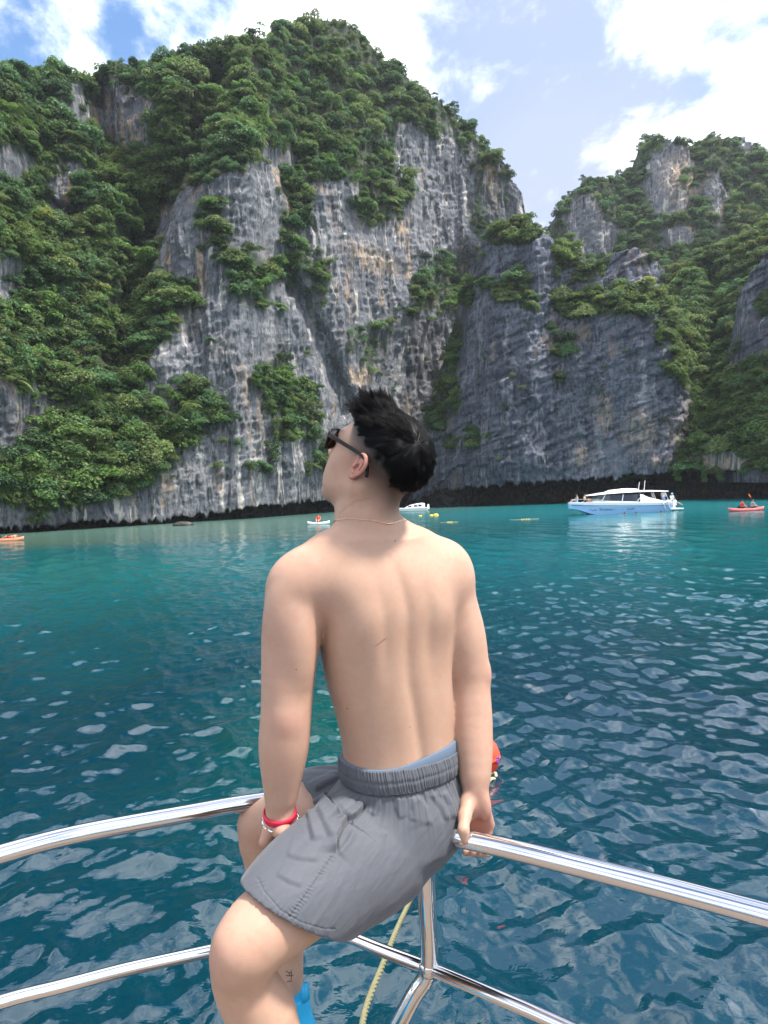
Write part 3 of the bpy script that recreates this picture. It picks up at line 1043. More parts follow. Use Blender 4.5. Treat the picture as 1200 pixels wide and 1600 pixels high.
def scatter(ms, spacing_px, size, density=1.0, name='cliff_trees'):
    """Crowns on the vegetated parts of a rock mass."""
    g = np.random.default_rng(int(ms['seed']) + 5)
    P, V, U, y = ms['P'], ms['V'], ms['U'], ms['y']
    nr, nc = V.shape
    pts, sz, tn, wh, rot = [], [], [], [], []
    x0, x1 = U.min(), U.max()
    ys0, ys1 = y.min(), y.max()
    n = int((x1 - x0) * (ys1 - ys0) / spacing_px ** 2)
    cols = g.uniform(0, nc - 1, n)
    pyy = g.uniform(ys0, ys1, n)
    jc = cols.astype(int)
    ytop, ybot = y[-1][jc], y[0][jc]
    ok = (pyy > ytop) & (pyy < ybot)
    ri = np.clip(((pyy - ybot) / (ytop - ybot) * (nr - 1)), 0, nr - 1).astype(int)
    v = V[ri, jc]
    keep = ok & (g.uniform(0, 1, n) < sstep(v, 0.36, 0.70) * density + 0.012)
    # one row of crowns along the ridge so the skyline is leafy
    ri, jc, v = ri[keep], jc[keep], v[keep]
    rc = np.arange(0, nc, 4)
    rc = rc[g.uniform(0, 1, len(rc)) < sstep(V[-1, rc], 0.2, 0.6)]
    ri = np.concatenate([ri, np.full(len(rc), nr - 1)])
    jc = np.concatenate([jc, rc])
    v = np.concatenate([v, V[-1, rc]])
    p = P[ri, jc]
    n = len(p)
    base = g.uniform(0.35, 1.0, n) ** 1.0 * g.uniform(0.7, 1.45, n) * size * (0.45 + 0.6 * sstep(v, 0.2, 0.75))
    base *= np.where(ri == nr - 1, 0.55, 1.0)
    p = p + np.stack([g.normal(0, 0.4, n), -0.25 * base - 0.2, 0.10 * base], -1)
    p[ri == nr - 1, 1] += 0.8
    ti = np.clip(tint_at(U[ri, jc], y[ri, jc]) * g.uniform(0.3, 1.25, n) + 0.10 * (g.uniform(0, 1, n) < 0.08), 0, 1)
    which = g.choice(len(KINDS), n, p=[0.17, 0.13, 0.14, 0.12, 0.11, 0.08, 0.09, 0.07, 0.05, 0.04])
    # patches of one species
    sp = fbm(np.stack([p[:, 0] / 11, p[:, 2] / 11, 0 * p[:, 0] + 4], -1), 2)
    which = np.where((sp > 0.16) & (g.uniform(0, 1, n) < 0.7), g.choice([3, 6, 7], n), which)
    turn = np.stack([g.normal(0.12, 0.18, n), g.normal(0, 0.18, n), g.uniform(0, 6.28, n)], -1)
    s = np.stack([base * g.uniform(0.85, 1.2, n), base * g.uniform(0.85, 1.2, n), base * g.uniform(0.8, 1.15, n)], -1)
    me = bpy.data.meshes.new(name)
    me.vertices.add(n)
    me.vertices.foreach_set('co', p.astype(np.float32).ravel())
    o = bpy.data.objects.new(name, me)
    link(o)
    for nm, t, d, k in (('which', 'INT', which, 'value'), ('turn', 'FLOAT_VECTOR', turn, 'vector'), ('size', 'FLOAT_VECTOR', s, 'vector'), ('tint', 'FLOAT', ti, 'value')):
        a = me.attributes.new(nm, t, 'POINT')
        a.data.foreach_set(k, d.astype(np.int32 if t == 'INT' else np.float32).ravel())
    md = o.modifiers.new('scatter', 'NODES')
    md.node_group = SCATTER
    tag(o, kind='stuff')
    return o, n


N_CROWNS = 0
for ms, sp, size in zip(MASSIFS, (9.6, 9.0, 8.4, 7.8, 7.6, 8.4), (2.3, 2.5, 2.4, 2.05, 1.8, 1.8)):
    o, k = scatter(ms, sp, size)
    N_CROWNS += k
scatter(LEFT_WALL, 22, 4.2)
print('crowns', N_CROWNS)

# ---- trees that stand out one by one
TRUNK_V, TRUNK_F = join_geo([tube_geo(smooth_path([[0, 0, -1.5], [0.06, 0.02, -0.8], [0.02, 0, 0.0], [0.0, 0.02, 0.25]], 8), np.linspace(0.085, 0.045, 8), 7),
                             tube_geo([[0.03, 0, -0.45], [0.30, 0.10, -0.05], [0.45, 0.16, 0.10]], [0.04, 0.03, 0.015], 6), tube_geo([[0.02, 0, -0.35], [-0.28, -0.12, 0.0], [-0.42, -0.2, 0.12]], [0.038, 0.028, 0.015], 6),
                             tube_geo([[0.02, 0, -0.2], [0.08, -0.3, 0.08], [0.1, -0.42, 0.15]], [0.032, 0.024, 0.014], 6)])
trunk_src = mesh_obj('trunk', TRUNK_V, TRUNK_F, bark)
fol_y = foliage_material('leaf_yellow_green', (0.085, 0.120, 0.026), (0.230, 0.265, 0.070))


def crown_mesh(k, mt, sz):
    me = KINDS[k].data.copy()
    me.materials.clear()
    me.materials.append(mt)
    return me


CM = {(k, n): crown_mesh(k, mt, 1) for k in range(10) for n, mt in (('g', fol_a), ('o', fol_b), ('d', fol_c), ('y', fol_y))}
crown_src = bpy.data.objects.new('crown', CM[(0, 'g')])


def tree(mi, px, py, kind, tone_, size, label, stem=1.0, name='tree', group=None):
    ms = MASSIFS[mi]
    j = int(np.argmin(np.abs(ms['U'][0] - px)))
    i = int(np.argmin(np.abs(ms['y'][:, j] - py)))
    p = ms['P'][i, j] + np.array([0, -0.5 * size, 0])
    root = thing(name, (p[0], p[1], p[2] - 0.4 * size * stem), label, 'tree' if name == 'tree' else 'bush', group)
    c = crown_src.copy()
    c.data = CM[(kind, tone_)]
    c.location = (0, 0, size * (0.55 + 0.9 * (stem - 0.4)))
    c.scale = (size, size, size * 0.95)
    c.rotation_euler = (0, 0, px * 0.7 + py)
    COL.objects.link(c)
    c.parent = root
    t = trunk_src.copy()
    t.location = c.location
    t.scale = (size, size, size * (0.5 + 0.6 * stem))
    t.rotation_euler = (0, 0, py * 0.3)
    COL.objects.link(t)
    t.parent = root
    return root


for row in [
    (0, 399, 80, 2, 'd', 2.5, 'dark ragged tree in the skyline notch just below the highest summit', 1.3),
    (0, 491, 30, 0, 'o', 1.6, 'small tree sticking up at the very top of the highest summit', 1.0),
    (0, 706, 172, 2, 'd', 2.0, 'spindly tree on the steep skyline edge falling from the highest summit, upper of two', 1.5),
    (0, 733, 197, 7, 'd', 1.7, 'spindly tree on the steep skyline edge falling from the highest summit, lower of two', 1.4),
    (0, 180, 528, 2, 'y', 3.0, 'pale flat-topped tree standing out above the dark gully of the overgrown wall', 1.3),
    (0, 150, 470, 2, 'y', 2.6, 'yellow-green spreading tree above and beside the pale flat-topped tree', 1.0),
    (0, 318, 372, 3, 'g', 2.6, 'bushy tree clinging to the bare grey wall left of its long pale streaks', 0.8),
    (0, 512, 425, 0, 'o', 2.0, 'round olive bush on the streaked bare wall above the man\'s head', 0.6, 'bush'),
    (0, 466, 395, 3, 'g', 2.3, 'bush in the narrow green strip running down the streaked bare wall', 0.7, 'bush'),
    (0, 445, 575, 0, 'd', 2.6, 'topmost tree of the dark green patch beside the man\'s sunglasses', 0.8),
    (0, 470, 625, 3, 'd', 2.4, 'lowest bush of the dark green patch beside the man\'s sunglasses', 0.6, 'bush'),
    (0, 80, 375, 0, 'y', 3.2, 'big sunlit pale green tree on the leftmost shoulder of the overgrown wall', 1.0),
    (0, 250, 655, 6, 'g', 2.8, 'deep green tree at the edge of the forest and the grey lower wall', 0.9),
    (0, 390, 735, 3, 'd', 2.2, 'dark bush low on the grey wall above the sea notch', 0.6, 'bush'),
    (0, 140, 775, 6, 'g', 2.6, 'leafy tree hanging lowest over the water on the overgrown wall', 0.7),
    (0, 560, 525, 3, 'd', 2.3, 'bush on the shaded wall just above the man\'s hair', 0.6, 'bush'),
    (0, 655, 455, 0, 'd', 2.8, 'large dark tree in the recess where the tall cliff meets the blue-grey buttress', 0.9),
    (1, 906, 292, 7, 'd', 2.2, 'wispy tree on the skyline shoulder of the distant peak', 1.5),
    (1, 1005, 225, 0, 'd', 2.6, 'round tree on the summit corner of the distant peak, over its pale face', 0.9),
    (1, 1075, 300, 3, 'd', 2.6, 'bush wedged in the crack of the distant peak\'s pale face', 0.6, 'bush'),
    (2, 1099, 512, 0, 'o', 2.6, 'rounded tree standing clear against the shadowed valley forest', 1.1),
    (2, 1050, 435, 2, 'y', 2.7, 'flat-topped yellow-green tree in the valley behind the rock knob', 1.0),
    (2, 1180, 395, 2, 'y', 2.8, 'bright spreading tree above the right-hand edge rock', 1.0),
    (2, 1130, 610, 0, 'g', 2.6, 'full green tree amid the low forest above the tawny rock band', 0.9),
    (2, 1175, 690, 6, 'd', 2.3, 'lowest dark tree on the tawny rock band above the water', 0.7),
    (3, 1003, 462, 2, 'y', 2.7, 'round-topped pale tree at the foot of the rock knob on the buttress ledge', 1.1),
    (3, 935, 482, 2, 'y', 2.3, 'spreading yellow-green tree in the middle of the buttress ledge', 0.9),
    (3, 872, 482, 0, 'o', 2.2, 'olive tree at the left end of the buttress ledge, over the bare face', 0.9),
    (3, 818, 470, 3, 'g', 2.0, 'dark bush hanging beside a bare rib of the buttress', 0.7, 'bush'),
    (3, 882, 553, 3, 'd', 1.9, 'dark bush alone in the upper middle of the bare buttress face', 0.6, 'bush'),
    (3, 872, 600, 3, 'd', 1.4, 'small dark bush right below the bush alone on the buttress face', 0.5, 'bush'),
    (3, 1058, 560, 0, 'y', 2.4, 'yellow-green tree draped over the right shoulder of the buttress', 0.8),
    (3, 795, 366, 2, 'y', 2.0, 'yellow-green tree on the rounded top of the buttress', 0.9),
    (3, 690, 620, 0, 'o', 2.1, 'olive bush on the left rib of the buttress, by the man\'s hair', 0.7, 'bush'),
    (3, 735, 695, 3, 'd', 1.6, 'small bush low on the buttress, just above the overhang', 0.5, 'bush'),
    (5, 1192, 482, 0, 'o', 2.0, 'olive bush on the bare rock at the right edge of the view', 0.6, 'bush'),
]:
    tree(row[0], row[1], row[2], row[3], row[4], row[5] * 0.85, row[6], row[7], *(row[8:9] or ('tree',)))
bpy.data.objects.remove(trunk_src)
# ------------------------------------------------------------------ bow rail, deck
chrome = material('polished_steel', (0.60, 0.60, 0.61), rough=0.07, metal=1.0)
_G = NG(chrome)
_G.l(_G.ramp(_G.noise(3, 4, 0.6, 0.2, _G.coord()), 0.3, 0.7, 0.045, 0.13), _G.b.inputs['Roughness'])
_G.bump(_G.noise(40, 2, 0.5, 0, _G.coord()), 0.05, 0.002)
Z_TOP, Z_LOW = H - 0.72, H - 1.03
R_TOP, R_LOW = 0.0200, 0.0140


def level(pts, z):
    return [atz(x, y, z) for x, y in pts]


rail = thing('bow_rail', tuple(atz(668, 1512, Z_LOW) * [1, 1, 0] + [0, 0, H - 1.30]), 'polished steel tube rail with two bars and a post, on which the man sits', 'railing')
tp_ = level([(-330, 1440), (-160, 1385), (0, 1335), (100, 1308), (200, 1288), (300, 1270), (380, 1256)], Z_TOP)
right_top = level([(705, 1305), (800, 1327), (1000, 1377), (1200, 1430), (1420, 1492)], Z_TOP)
apex = np.array([(-0.235, 1.748, Z_TOP), (-0.13, 1.708, Z_TOP), (0.0, 1.634, Z_TOP)])
top_path = smooth_path(tp_ + list(apex) + right_top, 120)
mesh_obj('top_rail', *tube_geo(top_path, R_TOP, 24), chrome, rail)
lo_left = level([(-330, 1690), (-160, 1622), (0, 1566), (100, 1540), (200, 1514), (300, 1492), (400, 1471), (470, 1460), (505, 1456)], Z_LOW)
lo_right = level([(545, 1464), (600, 1486), (668, 1512), (760, 1550), (900, 1612), (1200, 1760)], Z_LOW)
mesh_obj('lower_rail', *tube_geo(smooth_path(lo_left + lo_right, 120), R_LOW, 20), chrome, rail)
for x, y in ((530, 1459), ):
    c = atz(x, y, Z_LOW)
    d = np.array(lo_right[0]) - np.array(lo_left[-1])
    d /= np.linalg.norm(d)
    mesh_obj('joint_sleeve', *tube_geo([c - d * 0.012, c - d * 0.010, c + d * 0.010, c + d * 0.012], [R_LOW, R_LOW * 1.13, R_LOW * 1.13, R_LOW], 20), chrome, rail)
pt = atz(664, 1307, Z_TOP)
pm = atz(670, 1512, Z_LOW)
pb = pm + (at(634, 1625, pm[1] + 0.01) - pm) * 2.6
pb[2] = H - 1.30
mesh_obj('post', *tube_geo(smooth_path([pt, pt * 0.5 + pm * 0.5, pm, pm * 0.72 + pb * 0.28, pb], 30), 0.0190, 24), chrome, rail)
mesh_obj('weld_collar', *tube_geo([pm + [0, 0, 0.014], pm + [0, 0, 0.008], pm - [0, 0, 0.008], pm - [0, 0, 0.014]], [0.0191, 0.0215, 0.0215, 0.0191], 24), chrome, rail)
# more posts outside the frame, so the bars rest on the deck
for pth in ((tp_[1], lo_left[1]), (right_top[-1], lo_right[-1])):
    a = np.array(pth[0])
    mesh_obj('post', *tube_geo([a, a * [1, 1, 0] + [0, 0, H - 1.30]], 0.0190, 16), chrome, rail)
mesh_obj('base_flange', *tube_geo([pb + [0, 0, 0.012], pb + [0, 0, 0.0]], [0.036, 0.042], 20), chrome, rail)

gel = material('tan_deck', (0.20, 0.155, 0.12), rough=0.7, spec=0.3)
# the fore deck that carries the rail (its edge follows the rail)
edge = [(-1.3, 0.2), (-1.25, 0.9), (-0.95, 1.42), (-0.60, 1.60), (-0.28, 1.70), (-0.02, 1.70), (0.10, 1.62), (0.40, 1.40), (0.75, 1.10), (1.05, 0.7), (1.15, 0.2)]
E = smooth_path([np.array([x, y, 0]) for x, y in edge], 60)
V = []
for z, k in ((H - 1.30, 1.0), (H - 1.33, 1.015), (H - 1.45, 1.0), (H - 2.4, 0.72), (-0.4, 0.45)):
    q = E.copy()
    c = np.array([-0.08, 0.2, 0])
    q = c + (q - c) * k
    q[:, 2] = z
    V.append(q)
V = np.concatenate(V)
n = len(E)
Fc = [[i * n + j, i * n + j + 1, (i + 1) * n + j + 1, (i + 1) * n + j] for i in range(4) for j in range(n - 1)]
Fc.append(list(range(n)))
deck = mesh_obj('deck', V, Fc, gel, None, smooth=False)
tag(deck, kind='structure')

# ------------------------------------------------------------------ mooring rope: three twisted strands out to the buoy
rope_mat = material('yellow_rope', (0.42, 0.40, 0.20), rough=0.85)
_G = NG(rope_mat)
_G.base(_G.mix(_G.noise(60, 3, 0.6, 0, _G.coord()), (0.10, 0.095, 0.042), (0.21, 0.195, 0.105)))
bow = np.array([-0.09, 1.60, H - 1.42])
rp = [bow, at(566, 1602, 2.30), at(600, 1502, 2.75), at(630, 1430, 3.25), at(662, 1368, 4.0), at(694, 1322, 5.0), at(722, 1262, 6.6), at(744, 1215, 8.3)]
rp[-1][2] = max(rp[-1][2], 0.02)
R = smooth_path(rp, 420)
T = np.gradient(R, axis=0)
ln = np.concatenate([[0], np.cumsum(np.linalg.norm(np.diff(R, axis=0), axis=1))])
T /= np.linalg.norm(T, axis=1)[:, None]
A = np.cross(T, [0, 0, 1.0])
A /= np.linalg.norm(A, axis=1)[:, None]
B = np.cross(T, A)
rope = thing('mooring_rope', tuple(bow), 'yellow twisted mooring rope running from under the rail out across the water', 'rope')
for s in range(3):
    ph = ln * 2 * np.pi / 0.085 + s * 2 * np.pi / 3
    mesh_obj('strand', *tube_geo(R + 0.0056 * (np.cos(ph)[:, None] * A + np.sin(ph)[:, None] * B), 0.0062, 7), rope_mat, rope)

# ------------------------------------------------------------------ the red mooring buoy
bc = at(747, 1163, 8.9)
buoy_red = material('red_buoy_plastic', (0.62, 0.028, 0.016), rough=0.38, spec=0.5)
_G = NG(buoy_red)
_G.base(_G.mix(_G.ramp(_G.noise(5, 5, 0.65, 0.3, _G.coord()), 0.45, 0.75), (0.68, 0.050, 0.012), (0.48, 0.034, 0.012)))
rb = 0.262
bc[2] = 0.16
buoy = thing('mooring_buoy', (bc[0], bc[1], 0.0), 'round red plastic buoy afloat behind the man\'s right forearm', 'buoy')
prof = [(0.0, 1.0), (0.10, 0.995), (0.35, 0.94), (0.62, 0.79), (0.85, 0.53), (0.98, 0.18), (0.995, 0.04), (1.012, 0.03), (1.012, -0.03), (0.995, -0.04), (0.98, -0.18), (0.85, -0.53), (0.6, -0.8), (0.3, -0.95), (0.0, -1.0)]
V, Fc = [], []
for r_, z_ in prof:
    for t in np.linspace(0, 2 * np.pi, 40, endpoint=False):
        V.append(bc + rb * np.array([r_ * math.cos(t), r_ * math.sin(t), z_]))
for i in range(len(prof) - 1):
    for j in range(40):
        Fc.append([i * 40 + j, (i + 1) * 40 + j, (i + 1) * 40 + (j + 1) % 40, i * 40 + (j + 1) % 40])
mesh_obj('float_ball', V, Fc, buoy_red, buoy)
mesh_obj('top_eye', *tube_geo([bc + [0.045 * math.cos(t), 0, rb + 0.03 + 0.045 * math.sin(t)] for t in np.linspace(0, 2 * np.pi, 20, endpoint=False)], 0.016, 8, False, True), material('grey_galvanised', (0.25, 0.25, 0.26), 0.5, 0.8), buoy)
# violet print on the side turned to the boat
d = np.array([0, 0, H]) - bc
vio = material('violet_print', (0.10, 0.05, 0.36), rough=0.5)
az = math.radians(-38)
c0 = np.array([math.cos(az), math.sin(az), 0.02])
c0 /= np.linalg.norm(c0)
a_, b_, _ = frame_of(c0)
parts = []
for k in range(2):
    pth = []
    for t in np.linspace(0.4, 5.4, 18) if k == 0 else np.linspace(0, 1, 6):
        q = c0 + (0.12 * math.cos(t) * a_ + 0.12 * math.sin(t) * b_ if k == 0 else (0.12 - 0.14 * t) * a_)
        pth.append(bc + rb * 1.004 * q / np.linalg.norm(q))
    parts.append(tube_geo(pth, 0.008, 6))
mesh_obj('printed_mark', *join_geo(parts), vio, buoy)
# loose coil of old line floating under it
pale_rope = material('weathered_rope', (0.36, 0.33, 0.22), rough=0.9)
g = np.random.default_rng(4)
pts = [atz(x, y, 0.015) for x, y in [(718, 1192), (722, 1206), (716, 1216), (728, 1224), (745, 1219), (762, 1222), (775, 1214), (768, 1208), (752, 1212), (735, 1210)]]
tag(mesh_obj('frayed_line', *tube_geo(smooth_path(pts, 80) + np.stack([0 * np.arange(80), 0 * np.arange(80), 0.02 * np.sin(np.arange(80) * 0.7)], 1), 0.020, 8), pale_rope, None, origin=pts[0]),
    'pale weathered line drifting in a tangle below the red buoy', 'rope')
# ------------------------------------------------------------------ distance-field modelling (bodies and cloth as continuous surfaces)
class Field:
    def __init__(self, lo, hi, h):
        self.lo, self.h = np.asarray(lo, float), h
        self.n = np.ceil((np.asarray(hi) - self.lo) / h).astype(int) + 1
        self.D = np.full(self.n, 1.0, np.float32)

    def sub(self, lo, hi):
        a = np.clip(np.floor((np.asarray(lo) - self.lo) / self.h).astype(int), 0, self.n - 1)
        b = np.clip(np.ceil((np.asarray(hi) - self.lo) / self.h).astype(int) + 1, 1, self.n)
        sl = tuple(slice(i, j) for i, j in zip(a, b))
        ax = [(self.lo[k] + self.h * np.arange(a[k], b[k])).astype(np.float32) for k in range(3)]
        return sl, np.meshgrid(*ax, indexing='ij')

    def op(self, fn, lo, hi, k=0.02, mode='u', pad=0.03):
        sl, (x, y, z) = self.sub(np.asarray(lo) - pad - k, np.asarray(hi) + pad + k)
        d = fn(x, y, z).astype(np.float32)
        D = self.D[sl]
        if mode == 'u':
            hh = np.maximum(k - np.abs(D - d), 0) if k > 0 else 0
            self.D[sl] = np.minimum(D, d) - (hh * hh / (4 * k) if k > 0 else 0)
        elif mode == 's':
            d = -d
            hh = np.maximum(k - np.abs(D - d), 0) if k > 0 else 0
            self.D[sl] = np.maximum(D, d) + (hh * hh / (4 * k) if k > 0 else 0)
        elif mode == 'add':
            self.D[sl] = D + d

    def rcone(self, a, b, ra, rb, k=0.02, mode='u'):
        a, b = np.asarray(a, float), np.asarray(b, float)
        ab = b - a
        L = ab @ ab

        def fn(x, y, z):
            px, py, pz = x - a[0], y - a[1], z - a[2]
            t = np.clip((px * ab[0] + py * ab[1] + pz * ab[2]) / L, 0, 1)
            return np.sqrt((px - t * ab[0]) ** 2 + (py - t * ab[1]) ** 2 + (pz - t * ab[2]) ** 2) - (ra + t * (rb - ra))
        r = max(ra, rb)
        self.op(fn, np.minimum(a, b) - r, np.maximum(a, b) + r, k, mode)

    def limb(self, pts, rads, k=0.02, n=12):
        Q = smooth_path(np.hstack([np.asarray(pts, float), np.asarray(rads, float)[:, None]]), n)
        self.chain(Q[:, :3], Q[:, 3], k)

    def chain(self, pts, rads, k=0.02):
        for i in range(len(pts) - 1):
            self.rcone(pts[i], pts[i + 1], rads[i], rads[i + 1], k)

    def ell(self, c, r, axes=None, k=0.02, mode='u'):
        c = np.asarray(c, float)
        A = np.eye(3) if axes is None else np.asarray(axes, float)
        r = np.asarray(r, float)

        def fn(x, y, z):
            px, py, pz = x - c[0], y - c[1], z - c[2]
            q = [px * A[i][0] + py * A[i][1] + pz * A[i][2] for i in range(3)]
            k0 = np.sqrt(sum((q[i] / r[i]) ** 2 for i in range(3))) + 1e-6
            k1 = np.sqrt(sum((q[i] / r[i] ** 2) ** 2 for i in range(3))) + 1e-6
            return k0 * (k0 - 1) / k1
        R = float(max(r))
        self.op(fn, c - R, c + R, k, mode)

    def stack(self, secs, k=0.03, power=2.3):
        """secs: rows (z, cx, cy, half width, half depth, yaw) from the lowest to the highest."""
        S = np.array(sorted(secs), float)
        z0, z1 = S[0, 0], S[-1, 0]
        zs = np.linspace(z0, z1, 120)
        C = np.stack([np.interp(zs, S[:, 0], S[:, i]) for i in range(1, 6)], 1)
        ker = np.exp(-0.5 * (np.arange(-9, 10) / 4.0) ** 2)
        ker /= ker.sum()
        C = np.stack([np.convolve(np.pad(C[:, i], 9, mode='edge'), ker, 'valid') for i in range(5)], 1)

        def fn(x, y, z):
            cx, cy, a, b, w = (np.interp(z, zs, C[:, i]).astype(np.float32) for i in range(5))
            cw, sw = np.cos(w), np.sin(w)
            u = (x - cx) * cw + (y - cy) * sw
            v = -(x - cx) * sw + (y - cy) * cw
            q = (np.abs(u / a) ** power + np.abs(v / b) ** power) ** (1 / power)
            d = (q - 1) * np.minimum(a, b) * 0.95
            e = np.maximum(z0 - z, z - z1)
            return np.where(e > 0, np.sqrt(np.maximum(d, 0) ** 2 + e * e) + np.minimum(d, 0) * 0, np.maximum(d, e))
        R = max(S[:, 3].max(), S[:, 4].max()) * 1.2
        self.op(fn, (S[:, 1].min() - R, S[:, 2].min() - R, z0), (S[:, 1].max() + R, S[:, 2].max() + R, z1), k)


def surface(D, lo, h, relax=2):
    """Surface nets: one vertex per crossed cell, a quad per crossed edge."""
    s = D < 0
    c = np.zeros(np.array(D.shape) - 1, np.int8)
    for i in (0, 1):
        for j in (0, 1):
            for k in (0, 1):
                c += s[i:s.shape[0] - 1 + i, j:s.shape[1] - 1 + j, k:s.shape[2] - 1 + k]
    act = np.argwhere((c > 0) & (c < 8))
    vid = np.full(c.shape, -1, np.int32)
    vid[tuple(act.T)] = np.arange(len(act))
    pos = np.zeros((len(act), 3))
    cnt = np.zeros(len(act))
    corners = [np.array(q) for q in np.ndindex(2, 2, 2)]
    for a in corners:
        for ax in range(3):
            if a[ax] == 1:
                continue
            b = a.copy()
            b[ax] = 1
            da = D[tuple((act + a).T)].astype(float)
            db = D[tuple((act + b).T)].astype(float)
            m = (da < 0) != (db < 0)
            t = da[m] / (da[m] - db[m])
            p = act[m] + a.astype(float)
            p[:, ax] += t
            pos[m] += p
            cnt[m] += 1
    V = lo + h * pos / cnt[:, None]
    Q = []
    for ax in range(3):
        o1, o2 = (ax + 1) % 3, (ax + 2) % 3
        sa = [slice(None)] * 3
        sb = [slice(None)] * 3
        sa[ax], sb[ax] = slice(0, -1), slice(1, None)
        cross = s[tuple(sa)] != s[tuple(sb)]
        e = np.argwhere(cross)
        e = e[(e[:, o1] > 0) & (e[:, o2] > 0) & (e[:, o1] < D.shape[o1] - 1) & (e[:, o2] < D.shape[o2] - 1)]
        inside = s[tuple(e.T)]
        d1, d2 = np.zeros(3, int), np.zeros(3, int)
        d1[o1], d2[o2] = 1, 1
        q = np.stack([vid[tuple((e - d1 - d2).T)], vid[tuple((e - d2).T)], vid[tuple(e.T)], vid[tuple((e - d1).T)]], 1)
        q[~inside] = q[~inside][:, ::-1]
        Q.append(q)
    Q = np.concatenate(Q)
    Q = Q[(Q >= 0).all(1)]
    for _ in range(relax):
        acc = np.zeros_like(V)
        n = np.zeros(len(V))
        for i in range(4):
            a, b = Q[:, i], Q[:, (i + 1) % 4]
            for ax in range(3):
                acc[:, ax] += np.bincount(a, V[b, ax], len(V)) + np.bincount(b, V[a, ax], len(V))
            n += np.bincount(a, minlength=len(V)) + np.bincount(b, minlength=len(V))
        V = V * 0.5 + 0.5 * acc / np.maximum(n, 1)[:, None]
    return V, Q


def vnormals(V, Q):
    N = np.zeros_like(V)
    fn_ = np.cross(V[Q[:, 2]] - V[Q[:, 0]], V[Q[:, 3]] - V[Q[:, 1]])
    for i in range(4):
        for ax in range(3):
            N[:, ax] += np.bincount(Q[:, i], fn_[:, ax], len(V))
    return N / np.maximum(np.linalg.norm(N, axis=1), 1e-12)[:, None]


def seg_dist2(px, py, pts):
    """Signed distance (pixels) to a polyline on the photograph and the position along it."""
    best = np.full(np.shape(px), 1e9)
    sgn = np.zeros(np.shape(px))
    pos = np.zeros(np.shape(px))
    L = 0
    tot = sum(math.hypot(b[0] - a[0], b[1] - a[1]) for a, b in zip(pts[:-1], pts[1:]))
    for (ax, ay), (bx, by) in zip(pts[:-1], pts[1:]):
        dx, dy = bx - ax, by - ay
        l = math.hypot(dx, dy)
        t = np.clip(((px - ax) * dx + (py - ay) * dy) / l ** 2, 0, 1)
        ex, ey = px - ax - t * dx, py - ay - t * dy
        d = np.hypot(ex, ey)
        m = d < best
        best = np.where(m, d, best)
        sgn = np.where(m, np.sign(dx * ey - dy * ex), sgn)
        pos = np.where(m, (L + t * l) / tot, pos)
        L += l
    return best * sgn, pos


# ------------------------------------------------------------------ the man on the rail
YC = 1.60
seat = at(655, 1310, 1.60)
person = thing('person', tuple(seat), 'shirtless man in grey swim shorts and sunglasses sitting on the steel bow rail', 'person')


def P3(px, py, Y):
    return at(px, py, Y)


# head frame
TILT, YAW = math.radians(30), math.radians(30)
hf = np.array([-math.cos(YAW) * math.cos(TILT), math.sin(YAW) * math.cos(TILT), math.sin(TILT)])
hu = np.array([math.cos(YAW) * math.sin(TILT), -math.sin(YAW) * math.sin(TILT), math.cos(TILT)])
hl = np.cross(hu, hf)
HO = P3(590, 727, 1.59)
HS = 1.03                                       # size of the head


def hp(f, l, u):
    return HO + HS * (f * hf + l * hl + u * hu)


HAX = [hf, hl, hu]
L_SH, L_EL, L_WR = P3(464, 920, 1.535), P3(447, 1128, 1.50), P3(438, 1262, 1.50)
R_SH, R_EL, R_WR = P3(694, 908, 1.67), P3(731, 1062, 1.655), P3(743, 1232, 1.575)
N_HIP, N_KN, N_AN = P3(602, 1332, 1.535), P3(389, 1476, 1.30), P3(436, 1872, 1.33)
F_HIP, F_KN, F_AN = P3(655, 1285, 1.67), P3(411, 1292, 1.74), P3(449, 1612, 1.71)
DECK_Z = H - 1.30
N_AN[2] = DECK_Z + 0.10
F_AN[2] = DECK_Z + 0.10


def torso_secs():
    rows = []
    #      photo y, centre px, half px, depth/width, yaw
    for (y, c, hw, dr, yaw) in [(1300, 628, 88, 0.92, 44), (1250, 626, 86, 0.88, 40), (1200, 625, 84, 0.80, 32), (1150, 622, 85, 0.77, 28), (1100, 616, 91, 0.75, 26), (1050, 607, 97, 0.73, 25), (1000, 603, 101, 0.71, 25),
                                (950, 606, 106, 0.68, 24), (905, 600, 106, 0.64, 23), (868, 590, 92, 0.60, 22), (842, 583, 68, 0.66, 20)]:
        p = P3(c, y, YC)
        half = hw * YC / F
        w = math.radians(yaw)
        a = half / math.sqrt(math.cos(w) ** 2 + (dr * math.sin(w)) ** 2)
        rows.append((p[2], p[0], p[1], a, a * dr, w))
    return rows


TORSO = torso_secs()


